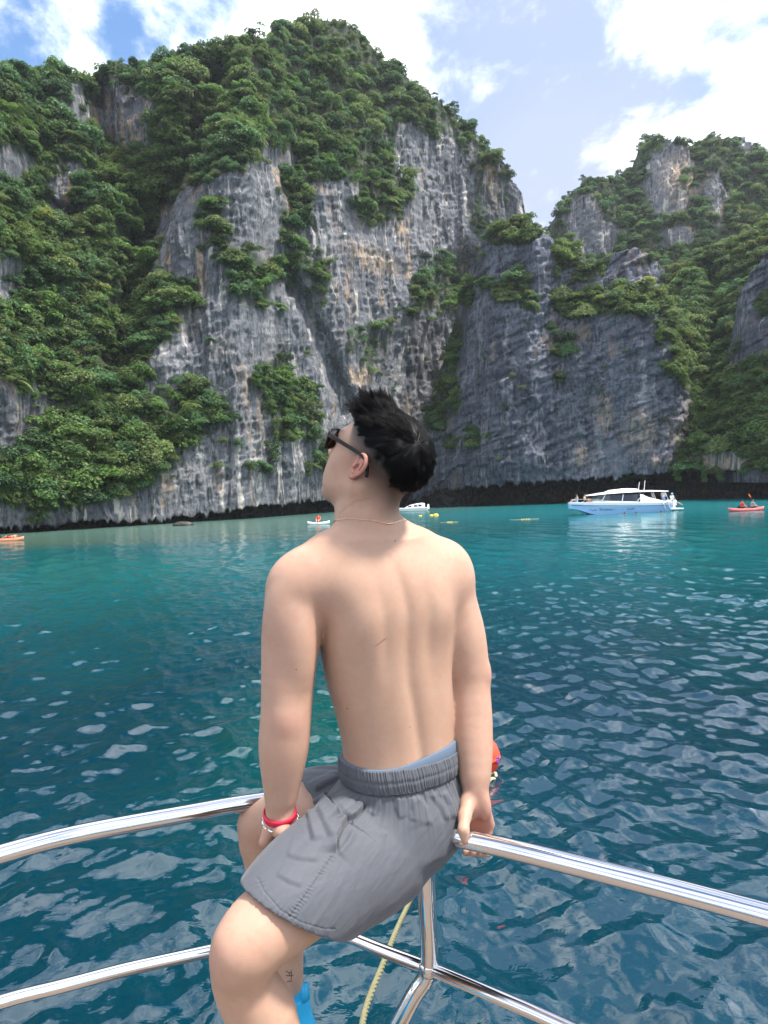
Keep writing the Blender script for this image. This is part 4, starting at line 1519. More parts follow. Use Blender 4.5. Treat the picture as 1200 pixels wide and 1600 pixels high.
def legs(g, e=0.0, which=(0, 1), stop=9):
    # pelvis and legs
    g.ell(P3(640, 1284, 1.60), (0.090 + e, 0.10 + e, 0.085 + e), None, 0.04)
    if 0 in which:
        g.limb([N_HIP, P3(506, 1382, 1.43), P3(432, 1434, 1.345), N_KN, P3(380, 1532, 1.312), P3(414, 1600, 1.325), P3(430, 1720, 1.335), N_AN][:stop],
               [0.076 + e, 0.0745 + e, 0.069 + e, 0.0595, 0.0515, 0.0590, 0.046, 0.034][:stop], 0.012, 24)
        if stop > 8:
            g.ell(P3(368, 1490, 1.275), (0.034, 0.036, 0.046), None, 0.03)
    if 1 in which:
        g.limb([F_HIP, P3(540, 1266, 1.69), P3(462, 1272, 1.725), F_KN, P3(425, 1375, 1.745), P3(436, 1450, 1.75), P3(440, 1530, 1.735), F_AN][:stop],
               [0.074 + e, 0.070 + e, 0.063 + e, 0.0555, 0.052, 0.055, 0.048, 0.034][:stop], 0.012, 22)
        if stop > 8:
            g.ell(P3(402, 1284, 1.735), (0.032, 0.036, 0.042), None, 0.03)


def build_body():
    g = Field((-0.47, 1.10, DECK_Z - 0.03), (0.34, 2.02, H + 0.26), 0.0036)
    g.stack(TORSO, 0.03, 2.35)
    # shoulder girdle and trapezius
    g.rcone(P3(500, 905, 1.555), P3(670, 896, 1.655), 0.062, 0.066, 0.05)
    for sx, sy, Yn, Ys, r1 in ((488, 880, 1.60, 1.54, 0.035), (672, 868, 1.61, 1.665, 0.040)):
        g.rcone(P3(580, 816, Yn), P3(sx, sy + 4, Ys), 0.042, r1, 0.05)
    # neck
    g.chain([P3(576, 850, 1.60), P3(570, 792, 1.597), hp(-0.024, 0, -0.055)], [0.064, 0.051, 0.052], 0.03)
    g.rcone(P3(556, 802, 1.585), hp(0.018, 0, -0.085), 0.034, 0.034, 0.03)
    # skull and face
    g.ell(hp(-0.012, 0, 0.036), (0.099 * HS, 0.076 * HS, 0.083 * HS), HAX, 0.03)
    g.ell(hp(0.034, 0, 0.0), (0.058, 0.064, 0.085), HAX, 0.03)
    g.ell(hp(0.040, 0, -0.055), (0.046, 0.046, 0.050), HAX, 0.03)
    for s in (1, -1):
        g.rcone(hp(-0.008, s * 0.054, -0.045), hp(0.070, s * 0.016, -0.098), 0.019, 0.017, 0.035)
        g.ell(hp(0.058, s * 0.046, -0.014), (0.026, 0.020, 0.026), HAX, 0.025)
        g.ell(hp(0.050, s * 0.040, -0.055), (0.034, 0.022, 0.034), HAX, 0.03)
    g.ell(hp(0.076, 0, -0.100), (0.017, 0.020, 0.016), HAX, 0.02)
    g.ell(hp(0.083, 0, 0.030), (0.016, 0.050, 0.014), HAX, 0.02)
    for s in (1, -1):
        g.ell(hp(0.100, s * 0.032, 0.006), (0.014, 0.018, 0.011), HAX, 0.012, 's')
        g.ell(hp(0.080, s * 0.032, 0.006), (0.0125, 0.0145, 0.0125), HAX, 0.004)
        g.ell(hp(0.083, s * 0.032, 0.013), (0.012, 0.017, 0.006), HAX, 0.006)
        g.ell(hp(0.105, s * 0.012, -0.026), (0.010, 0.009, 0.008), HAX, 0.008)
    g.rcone(hp(0.088, 0, 0.014), hp(0.112, 0, -0.020), 0.010, 0.011, 0.014)
    g.ell(hp(0.094, 0, -0.050), (0.012, 0.022, 0.007), HAX, 0.008)
    g.ell(hp(0.091, 0, -0.064), (0.012, 0.019, 0.007), HAX, 0.008)
    # arms
    g.ell(P3(459, 922, 1.532), (0.058, 0.062, 0.070), None, 0.04)
    g.limb([L_SH, P3(456, 985, 1.525), P3(450, 1060, 1.512), L_EL, P3(444, 1172, 1.498), P3(441, 1215, 1.498), L_WR], [0.058, 0.0585, 0.0515, 0.0470, 0.0450, 0.0360, 0.0270], 0.012, 20)
    g.ell(P3(448, 1124, 1.484), (0.020, 0.024, 0.026), None, 0.03)
    g.ell(P3(466, 1015, 1.482), (0.026, 0.022, 0.075), None, 0.025)
    g.ell(P3(430, 1168, 1.495), (0.018, 0.026, 0.065), None, 0.03)
    g.ell(P3(440, 965, 1.490), (0.030, 0.022, 0.055), None, 0.025)
    g.ell(P3(726, 1005, 1.625), (0.024, 0.020, 0.070), None, 0.025)
    g.ell(P3(748, 1120, 1.625), (0.018, 0.024, 0.055), None, 0.025)
    g.ell(P3(705, 908, 1.672), (0.052, 0.062, 0.080), None, 0.045)
    g.limb([R_SH, P3(716, 985, 1.665), P3(728, 1040, 1.657), R_EL, P3(736, 1115, 1.635), P3(741, 1172, 1.605), R_WR], [0.055, 0.0560, 0.0475, 0.0445, 0.0430, 0.0370, 0.0275], 0.012, 20)
    g.ell(P3(756, 1053, 1.650), (0.010, 0.016, 0.018), None, 0.02)
    # near (left) hand, fingers wrapped round the inside of the thigh
    kn = [P3(414, 1316, 1.485), P3(422, 1324, 1.500), P3(431, 1328, 1.515), P3(439, 1328, 1.530)]
    for k, q in enumerate(kn):
        g.rcone(L_WR + np.array([0.004 * (k - 1.5), 0.004 * k, 0]), q, 0.019, 0.0125, 0.012)
        a = q + np.array([0.022, 0.018, -0.026])
        b = a + np.array([0.020, 0.012, -0.010])
        g.chain([q, a, b], [0.0115, 0.0098, 0.0088], 0.005)
    th = P3(440, 1300, 1.475)
    g.chain([L_WR + np.array([0.010, -0.006, -0.012]), th, P3(452, 1322, 1.480), P3(462, 1336, 1.490)], [0.017, 0.0145, 0.0115, 0.0095], 0.01)
    # far (right) hand, palm to the camera, fingers behind and under the rail
    mcp = [P3(732, 1291, 1.590), P3(744, 1295, 1.593), P3(756, 1293, 1.590), P3(765, 1288, 1.586)]
    for k, q in enumerate(mcp):
        g.rcone(P3(738 + 4 * k, 1243, 1.572), q, 0.016, 0.0118, 0.012)
    g.ell(P3(757, 1264, 1.560), (0.014, 0.012, 0.026), None, 0.014)
    for k, (q, x, r) in enumerate(zip(mcp, (728, 740, 752, 761), (0.0088, 0.0092, 0.0088, 0.0078))):
        g.chain([q, P3(x + 2, 1313 - k, 1.592 - 0.004 * k), P3(x + 0.5, 1331 + 0.8 * k, 1.568 - 0.008 * k), P3(x - 0.5, 1331 + 1.2 * k, 1.530 - 0.008 * k)], [r + 0.0012, r + 0.0006, r, r - 0.0008], 0.0035)
    g.ell(P3(731, 1264, 1.556), (0.019, 0.014, 0.030), [np.array([1, 0, 0]), np.array([0, 1, 0]), np.array([0, 0, 1])], 0.014)
    g.chain([P3(733, 1250, 1.562), P3(726, 1276, 1.522), P3(724, 1297, 1.492), P3(727, 1314, 1.489)], [0.017, 0.0135, 0.0112, 0.0088], 0.008)
    legs(g)
    # feet
    for an, d in ((N_AN, np.array([-0.80, 0.25, 0])), (F_AN, np.array([-0.9, 0.3, 0]))):
        d = d / np.linalg.norm(d)
        g.rcone(an - d * 0.02 + [0, 0, -0.045], an + d * 0.13 + [0, 0, -0.068], 0.034, 0.026, 0.03)
        g.rcone(an - d * 0.03 + [0, 0, -0.060], an + d * 0.02 + [0, 0, -0.06], 0.032, 0.03, 0.03)
    # relief of the back: spine furrow, shoulder blades, long back muscles
    S = np.array(sorted(TORSO))

    def back(x, y, z):
        cx, cy, a, b, w = (np.interp(z, S[:, 0], S[:, i]) for i in range(1, 6))
        u = (x - cx) * np.cos(w) + (y - cy) * np.sin(w)
        v = -(x - cx) * np.sin(w) + (y - cy) * np.cos(w)
        bk = sstep(-v / b, 0.15, 0.6)
        zz = (z - S[0, 0]) / (S[-1, 0] - S[0, 0])
        out = 0.0046 * np.exp(-(u / 0.013) ** 2) * sstep(zz, 0.12, 0.28) * sstep(zz, 0.98, 0.80)
        out = out - 0.0018 * (np.exp(-((np.abs(u) - 0.036) / 0.02) ** 2)) * sstep(zz, 0.1, 0.2) * sstep(zz, 0.75, 0.5)
        for s in (1, -1):
            q = ((u - s * 0.088) / 0.042) ** 2 + ((zz - 0.74) / 0.12) ** 2
            out = out - 0.0085 * np.exp(-q)
            q2 = ((u - s * (0.050 + 0.02 * (zz - 0.7))) / 0.013) ** 2 + ((zz - 0.70) / 0.12) ** 2
            out = out + 0.0034 * np.exp(-q2)
        return out * bk
    lo = np.array([S[:, 1].min() - 0.2, 1.38, S[0, 0]])
    g.op(back, lo, np.array([S[:, 1].max() + 0.2, 1.75, S[-1, 0] + 0.03]), 0.0, 'add', 0)
    # creases of the palm and the front of the neck
    return surface(g.D, g.lo, g.h, 3)


BV, BQ = build_body()
BN = vnormals(BV, BQ)


def head_uvw(P):
    q = (P - HO) / HS
    return q @ hf, q @ hl, q @ hu


def scalp(P):
    """Hair cover 0..1 (fade) and hair length in metres."""
    f, l, u = head_uvw(P)
    ub = np.interp(f, [-0.13, -0.075, -0.035, -0.012, 0.012, 0.030, 0.045, 0.060, 0.072, 0.10], [-0.088, -0.086, -0.062, -0.016, 0.004, 0.010, 0.030, 0.062, 0.080, 0.10])
    ud = np.interp(f, [-0.125, -0.095, -0.075, -0.054, 0.011, 0.050, 0.0765, 0.10], [-0.036, -0.028, -0.010, 0.022, 0.052, 0.068, 0.083, 0.105])
    ud = np.maximum(ud, ub + 0.008)
    nz = 0.006 * noise(np.stack([f * 60, l * 60, u * 60], -1))
    cov = 0.74 * sstep(u, ub - 0.012, ud - 0.012) + 0.26 * sstep(u + nz, ud - 0.014, ud + 0.008)
    long_ = sstep(u - ud + nz, -0.004, np.interp(f, [-0.09, 0.0, 0.06], [0.060, 0.040, 0.012]))
    Ln = 0.0022 + 0.0035 * sstep(u - ud, -0.03, 0.0) + (0.017 + 0.006 * sstep(f, -0.09, -0.03)) * long_ + 0.022 * sstep(f, -0.01, 0.06) * long_
    return cov, Ln


def build_skin():
    mt = material('skin', rough=0.50, spec=0.30)
    G = NG(mt)
    col = G.attr('tone').outputs['Color']
    n = G.noise(26, 4, 0.6, 0.2, G.coord())
    n2 = G.noise(420, 2, 0.5, 0, G.coord())
    c = G.mix(G.ramp(G.noise(75, 5, 0.65, 0.3, G.coord()), 0.40, 0.72, 0.0, 0.50), col, G.mix(1.0, col, (1.0, 0.80, 0.76), 'MULTIPLY'))
    c = G.mix(G.ramp(n, 0.3, 0.7, 0.0, 0.35), c, G.mix(1.0, col, (0.93, 0.82, 0.78), 'MULTIPLY'))
    # moles and the graze on the back
    geo = G.n('ShaderNodeNewGeometry')
    tot = None
    for (p, r) in MOLES:
        v = G.n('ShaderNodeVectorMath', operation='DISTANCE')
        G.l(geo.outputs['Position'], v.inputs[0])
        v.inputs[1].default_value = tuple(p)
        k = G.ramp(v.outputs['Value'], r * 0.6, r * 1.3, 0.75, 0)
        tot = k if tot is None else G.math('MAXIMUM', tot, k)
    c = G.mix(tot, c, (0.16, 0.085, 0.06))
    a, b = np.array(SCAR[0]), np.array(SCAR[1])
    ax = (b - a) / np.linalg.norm(b - a)
    v = G.n('ShaderNodeVectorMath', operation='SUBTRACT')
    G.l(geo.outputs['Position'], v.inputs[0])
    v.inputs[1].default_value = tuple((a + b) / 2)
    dt = G.n('ShaderNodeVectorMath', operation='DOT_PRODUCT')
    G.l(v.outputs[0], dt.inputs[0])
    dt.inputs[1].default_value = tuple(ax)
    ln = G.n('ShaderNodeVectorMath', operation='LENGTH')
    G.l(v.outputs[0], ln.inputs[0])
    al = dt.outputs['Value']
    pr = G.math('SQRT', G.math('MAXIMUM', G.math('SUBTRACT', G.math('MULTIPLY', ln.outputs['Value'], ln.outputs['Value']), G.math('MULTIPLY', al, al)), 0.0))
    half = float(np.linalg.norm(b - a) / 2)
    k = G.math('MULTIPLY', G.ramp(G.math('ABSOLUTE', al), 0.35 * half, half, 1, 0), G.ramp(pr, 0.0007, 0.0030, 1, 0))
    c = G.mix(G.math('MULTIPLY', k, G.ramp(G.noise(260, 3, 0.6, 0, G.coord()), 0.3, 0.6, 0.45, 0.95)), c, (0.22, 0.12, 0.09))
    G.base(c)
    G.b.inputs['Subsurface Weight'].default_value = 0.16
    G.b.inputs['Subsurface Radius'].default_value = (0.012, 0.0045, 0.0025)
    G.b.inputs['Subsurface Scale'].default_value = 1.0
    n3 = G.noise(900, 2, 0.5, 0, G.coord())
    G.bump(G.math('ADD', n2, G.math('MULTIPLY', n3, 0.5)), 0.22, 0.0010)
    return mt


def on_body(px, py, rad=30):
    """Nearest point of the body towards the camera at a photograph pixel."""
    qx, qy = PIXB
    d = (qx - px) ** 2 + (qy - py) ** 2
    near = d < rad
    if not near.any():
        return BV[np.argmin(d)]
    idx = np.where(near)[0]
    dep = BV[idx, 1]
    idx = idx[dep < dep.min() + 0.02]
    return BV[idx[np.argmin(d[idx])]]


PIXB = pix(BV)
MOLES = [(on_body(x, y), r) for x, y, r in [(617, 846, 0.0022), (543, 1108, 0.0024), (640, 1137, 0.0018), (463, 1046, 0.0018)]]
SCAR = on_body(582, 1011), on_body(607, 994)
SKIN = np.array([0.415, 0.268, 0.192])
tone = np.tile(SKIN, (len(BV), 1))


def blend(mask, c):
    global tone
    tone = tone * (1 - mask[:, None]) + np.asarray(c) * mask[:, None]


def near_mask(p, r):
    return np.exp(-(np.linalg.norm(BV - p, axis=1) / r) ** 2)


PINK = (0.43, 0.190, 0.150)
for p, r, w in [(P3(452, 1132, 1.46), 0.030, 0.45), (P3(760, 1058, 1.64), 0.03, 0.30), (R_WR + np.array([0.005, 0, -0.05]), 0.045, 0.95), (P3(740, 1322, 1.56), 0.035, 0.6), (hp(-0.004, 0.085, -0.004), 0.030, 0.70),
                (P3(352, 1492, 1.27), 0.05, 0.30), (P3(390, 1285, 1.73), 0.05, 0.28), (hp(0.04, 0.06, -0.03), 0.04, 0.18), (P3(590, 815, 1.54), 0.04, 0.22), (L_SH, 0.09, 0.18), (P3(420, 1322, 1.48), 0.03, 0.4)]:
    blend(w * near_mask(p, r), PINK)
armm = np.exp(-((BV[:, 0] - P3(448, 1130, 1.5)[0]) / 0.07) ** 2) + np.exp(-((BV[:, 0] - P3(735, 1130, 1.63)[0]) / 0.055) ** 2)
blend(0.42 * np.clip(armm, 0, 1) * sstep(BV[:, 2], H - 0.12, H - 0.28) * sstep(BV[:, 2], H - 0.80, H - 0.70), (0.420, 0.252, 0.190))
# the sun-browned arms and legs are a little deeper than the back
blend(0.30 * sstep(BV[:, 2], H - 0.65, H - 0.95), (0.37, 0.230, 0.166))
hcov, hlen = scalp(BV)
f_, l_, u_ = head_uvw(BV)
is_head = (np.linalg.norm((BV - hp(-0.01, 0, 0.02)), axis=1) < 0.135)
ear = np.minimum(np.linalg.norm(BV - hp(-0.004, 0.083, -0.004), axis=1), np.linalg.norm(BV - hp(-0.004, -0.083, -0.004), axis=1)) < 0.034
stub = np.where(is_head & ~(ear & (np.linalg.norm(np.stack([f_ + 0.002, u_ + 0.002], 1), axis=1) < 0.022)), hcov, 0)
blend(0.93 * np.clip(1.2 * stub ** 0.8, 0, 1), (0.030, 0.027, 0.028))
blend(0.96 * sstep(stub, 0.62, 0.95), (0.006, 0.0055, 0.006))
brow = np.exp(-((u_ - 0.034) / 0.006) ** 2) * sstep(np.abs(l_), 0.008, 0.016) * sstep(np.abs(l_), 0.056, 0.045) * (f_ > 0.06) * is_head
blend(0.85 * brow, (0.03, 0.024, 0.022))
s_, t_ = seg_dist2(*PIXB, [(527, 806), (540, 793), (556, 783), (575, 779), (592, 778)])
blend(0.55 * np.exp(-(s_ / 1.6) ** 2) * sstep(t_, 0, 0.1) * sstep(t_, 1, 0.7) * (BV[:, 1] < HO[1] + 0.03) * (np.abs(t_ - 0.5) < 0.5), (0.30, 0.16, 0.11))  # neck fold: its shade painted into the skin tone as a thin line
lips = np.exp(-((u_ + 0.057) / 0.011) ** 2) * (np.abs(l_) < 0.022) * (f_ > 0.095) * is_head
blend(0.6 * lips, (0.50, 0.20, 0.17))
eyes = ((np.abs(u_ - 0.005) < 0.006) & (np.abs(np.abs(l_) - 0.032) < 0.011) & (f_ > 0.082) & is_head).astype(float)
blend(eyes * 0.8, (0.75, 0.74, 0.72))
blend(((np.abs(u_ - 0.005) < 0.006) & (np.abs(np.abs(l_) - 0.032) < 0.0055) & (f_ > 0.085) & is_head).astype(float) * 0.95, (0.02, 0.012, 0.01))
body = mesh_obj('body', BV, BQ, build_skin(), person)
add_attr(body, 'tone', np.hstack([tone, np.ones((len(tone), 1))]), 'FLOAT_COLOR')

def build_ear(s):
    ea = -0.94 * hf + 0.28 * hl * s                       # towards the rim behind
    eu = hu + 0.22 * -hf
    eu /= np.linalg.norm(eu)
    ea = ea - eu * (ea @ eu)
    ea /= np.linalg.norm(ea)
    en = np.cross(ea, eu)
    if en @ (hl * s) < 0:
        en = -en
    c = hp(-0.004, s * 0.0775, -0.004)
    h = 0.0013
    g = Field(c - 0.05, c + 0.05, h)

    def q(a, u, n=0.0):
        return c + ea * a + eu * u + en * n
    AX = [ea, eu, en]
    g.ell(q(0.001, 0.004), (0.0175, 0.0250, 0.0042), AX, 0.003)
    g.ell(q(-0.004, -0.020), (0.0120, 0.0125, 0.0048), AX, 0.006)
    g.ell(q(-0.007, 0.0, -0.006), (0.012, 0.022, 0.010), AX, 0.006)
    rim = [(-0.008, 0.010, 0.0045), (-0.013, 0.020, 0.004), (-0.005, 0.0285, 0.004), (0.006, 0.0285, 0.005), (0.0155, 0.020, 0.006), (0.0185, 0.008, 0.006), (0.016, -0.006, 0.006), (0.010, -0.016, 0.0045), (0.003, -0.024, 0.003)]
    g.limb([q(*r) for r in rim], [0.0022, 0.0034, 0.0036, 0.0038, 0.0040, 0.0038, 0.0034, 0.0034, 0.0036], 0.002, 26)
    g.limb([q(0.001, 0.021, 0.004), q(0.008, 0.012, 0.0055), q(0.0105, 0.0, 0.006), q(0.006, -0.010, 0.0055), q(-0.001, -0.013, 0.005)], [0.0022, 0.0030, 0.0032, 0.0030, 0.0030], 0.003, 16)
    g.ell(q(0.000, -0.002, 0.0065), (0.0075, 0.0098, 0.0085), AX, 0.002, 's')
    g.ell(q(0.0145, 0.009, 0.0075), (0.0016, 0.010, 0.0035), AX, 0.001, 's')
    g.ell(q(-0.0095, -0.004, 0.004), (0.0042, 0.0056, 0.0042), AX, 0.003)
    V, Q = surface(g.D, g.lo, h, 2)
    o = mesh_obj('ear', V, Q, body.data.materials[0], person)
    n = np.array([(V - c) @ en]).ravel()
    col = np.tile(np.array([0.41, 0.200, 0.152]), (len(V), 1))
    add_attr(o, 'tone', np.hstack([col, np.ones((len(V), 1))]), 'FLOAT_COLOR')


build_ear(1)
build_ear(-1)

# ---- hair: strands combed away from the crown whorl
def build_hair():
    g = np.random.default_rng(8)
    tri = np.vstack([BQ[:, [0, 1, 2]], BQ[:, [0, 2, 3]]])
    c = BV[tri].mean(1)
    cv, ln = scalp(c)
    fh, lh, uh = head_uvw(c)
    okh = (np.linalg.norm(c - hp(-0.01, 0, 0.02), axis=1) < 0.135) & (cv > 0.02) & ~((np.abs(lh) > 0.055) & (np.linalg.norm(np.stack([fh + 0.002, uh + 0.002], 1), axis=1) < 0.026))
    tri, cv, ln = tri[okh], cv[okh], ln[okh]
    ar = np.linalg.norm(np.cross(BV[tri[:, 1]] - BV[tri[:, 0]], BV[tri[:, 2]] - BV[tri[:, 0]]), axis=1)
    w = ar * (0.08 + cv ** 1.6)
    N = 52000
    pick = g.choice(len(tri), N, p=w / w.sum())
    b = g.dirichlet((1, 1, 1), N)
    root = (BV[tri[pick]] * b[:, :, None]).sum(1)
    nrm = (BN[tri[pick]] * b[:, :, None]).sum(1)
    nrm /= np.linalg.norm(nrm, axis=1)[:, None]
    cov, L = scalp(root)
    keep = g.uniform(0, 1, N) < cov ** 0.8 + 0.05
    root, nrm, cov, L = root[keep], nrm[keep], cov[keep], L[keep]
    N = len(root)
    f, l, u = head_uvw(root)
    whorl = hp(-0.075, 0.028, 0.085)
    fl = root - whorl
    fl = fl - nrm * (fl * nrm).sum(1)[:, None]
    fl /= np.linalg.norm(fl, axis=1)[:, None] + 1e-6
    whd = np.linalg.norm(root - whorl, axis=1)
    fl = fl + g.normal(0, 1, (N, 3)) * np.exp(-(whd / 0.012) ** 2)[:, None] * 0.7
    # clumps: strands lean to the offset of their clump
    cid = noise(np.stack([f * 95, l * 95, u * 95], -1) + 3)
    off = np.stack([noise(np.stack([f * 70, l * 70, u * 70], -1) + s) for s in (11, 37, 71)], -1)
    top = sstep(f, -0.03, 0.05) * sstep(u, 0.06, 0.10)
    L = L * (0.7 + 0.5 * g.uniform(0, 1, N)) * (1 + 0.45 * cid)
    n = 7
    P = np.zeros((N, n, 3))
    P[:, 0] = root - nrm * 0.001
    up = hu[None]
    d = nrm * (0.26 + 0.80 * top)[:, None] + fl * (1.0 - 0.55 * top)[:, None] + off * (0.26 + 0.12 * top)[:, None] + g.normal(0, 0.08, (N, 3))
    d += (hf[None] * 0.25 + up * 0.35) * top[:, None]
    for k in range(1, n):
        t = k / (n - 1)
        dd = d + fl * (0.9 * t)[..., None] if np.ndim(t) else d + fl * 0.75 * t * (1 - 0.8 * top)[:, None] - nrm * 0.45 * t * (1 - top)[:, None] + off * 0.5 * t
        dd = dd + hf[None] * (0.30 * t * top)[:, None]
        dd /= np.linalg.norm(dd, axis=1)[:, None]
        P[:, k] = P[:, k - 1] + dd * (L / (n - 1))[:, None]
    # strands gather into locks
    M = 1500
    gi = g.choice(N, M, p=(L / L.sum()))
    near = np.zeros(N, int)
    for a0 in range(0, N, 2000):
        q = root[a0:a0 + 2000]
        near[a0:a0 + 2000] = np.argmin(((q[:, None] - root[gi][None]) ** 2).sum(-1), 1)
    gp = P[gi[near]]
    gr = root[gi[near]]
    tt = np.linspace(0, 1, n)
    wgt = (0.85 * tt ** 0.8)[None, :, None] * (sstep(L, 0.010, 0.022) * (0.34 + 0.34 * top))[:, None, None]
    P = P * (1 - wgt) + (gp + (root - gr)[:, None] * (1 - 0.80 * tt)[None, :, None]) * wgt
    hc = bpy.data.hair_curves.new('hair')
    hc.add_curves([n] * N)
    org = np.array(person.location)
    hc.attributes['position'].data.foreach_set('vector', (P - org).astype(np.float32).ravel())
    rad = (np.linspace(0.00034, 0.00012, n)[None] * g.uniform(0.6, 1.3, (N, 1))).ravel().astype(np.float32)
    a = hc.attributes.get('radius') or hc.attributes.new('radius', 'FLOAT', 'POINT')
    a.data.foreach_set('value', rad)
    mt = material('black_hair', (0.0045, 0.0042, 0.0048), rough=0.52, spec=0.12)
    hc.materials.append(mt)
    o = bpy.data.objects.new('hair', hc)
    link(o, person)
    return o


hair = build_hair()
SC.cycles_curves.shape = 'RIBBONS'

# ---- swim shorts
cloth = material('grey_nylon', rough=0.72, spec=0.30)
G = NG(cloth)
weave = G.noise(900, 2, 0.5, 0, G.coord())
wear = G.noise(14, 4, 0.6, 0.3, G.coord())
G.base(G.mix(wear, (0.064, 0.069, 0.082), (0.084, 0.089, 0.103)))
G.bump(weave, 0.12, 0.0006)
G.b.inputs['Sheen Weight'].default_value = 0.12


def ring_at(z, grow, n=160, tilt=None):
    """Outline of the torso at a height, grown outwards."""
    S = np.array(sorted(TORSO))
    th = np.linspace(0, 2 * np.pi, n, endpoint=False)
    zz = np.broadcast_to(np.asarray(z, float), th.shape)
    cx, cy, a, b, w = (np.interp(zz, S[:, 0], S[:, i]) for i in range(1, 6))
    r = (np.abs(np.cos(th)) ** 2.35 + np.abs(np.sin(th)) ** 2.35) ** (-1 / 2.35)
    u, v = (a + grow) * r * np.cos(th), (b + grow) * r * np.sin(th)
    return np.stack([cx + u * np.cos(w) - v * np.sin(w), cy + u * np.sin(w) + v * np.cos(w), zz], -1), th


Z_WT, Z_WB = P3(627, 1174, YC)[2], P3(627, 1204, YC)[2]


def subdivide(V, Q):
    """Each quad into four; new points eased towards the smooth surface."""
    E = np.sort(np.concatenate([Q[:, [i, (i + 1) % 4]] for i in range(4)]), 1)
    key, inv = np.unique(E[:, 0].astype(np.int64) * len(V) + E[:, 1], return_inverse=True)
    mid = (V[key // len(V)] + V[key % len(V)]) / 2
    n, m = len(V), len(key)
    W = np.vstack([V, mid, V[Q].mean(1)])
    e = n + inv.reshape(4, -1)
    c = n + m + np.arange(len(Q))
    F2 = np.concatenate([np.stack([Q[:, i], e[i], c, e[i - 1]], 1) for i in range(4)])
    acc, cnt = np.zeros_like(W), np.zeros(len(W))
    for i in range(4):
        a, b = F2[:, i], F2[:, (i + 1) % 4]
        for ax in range(3):
            acc[:, ax] += np.bincount(a, W[b, ax], len(W)) + np.bincount(b, W[a, ax], len(W))
        cnt += np.bincount(a, minlength=len(W)) + np.bincount(b, minlength=len(W))
    return W * 0.5 + 0.5 * acc / cnt[:, None], F2


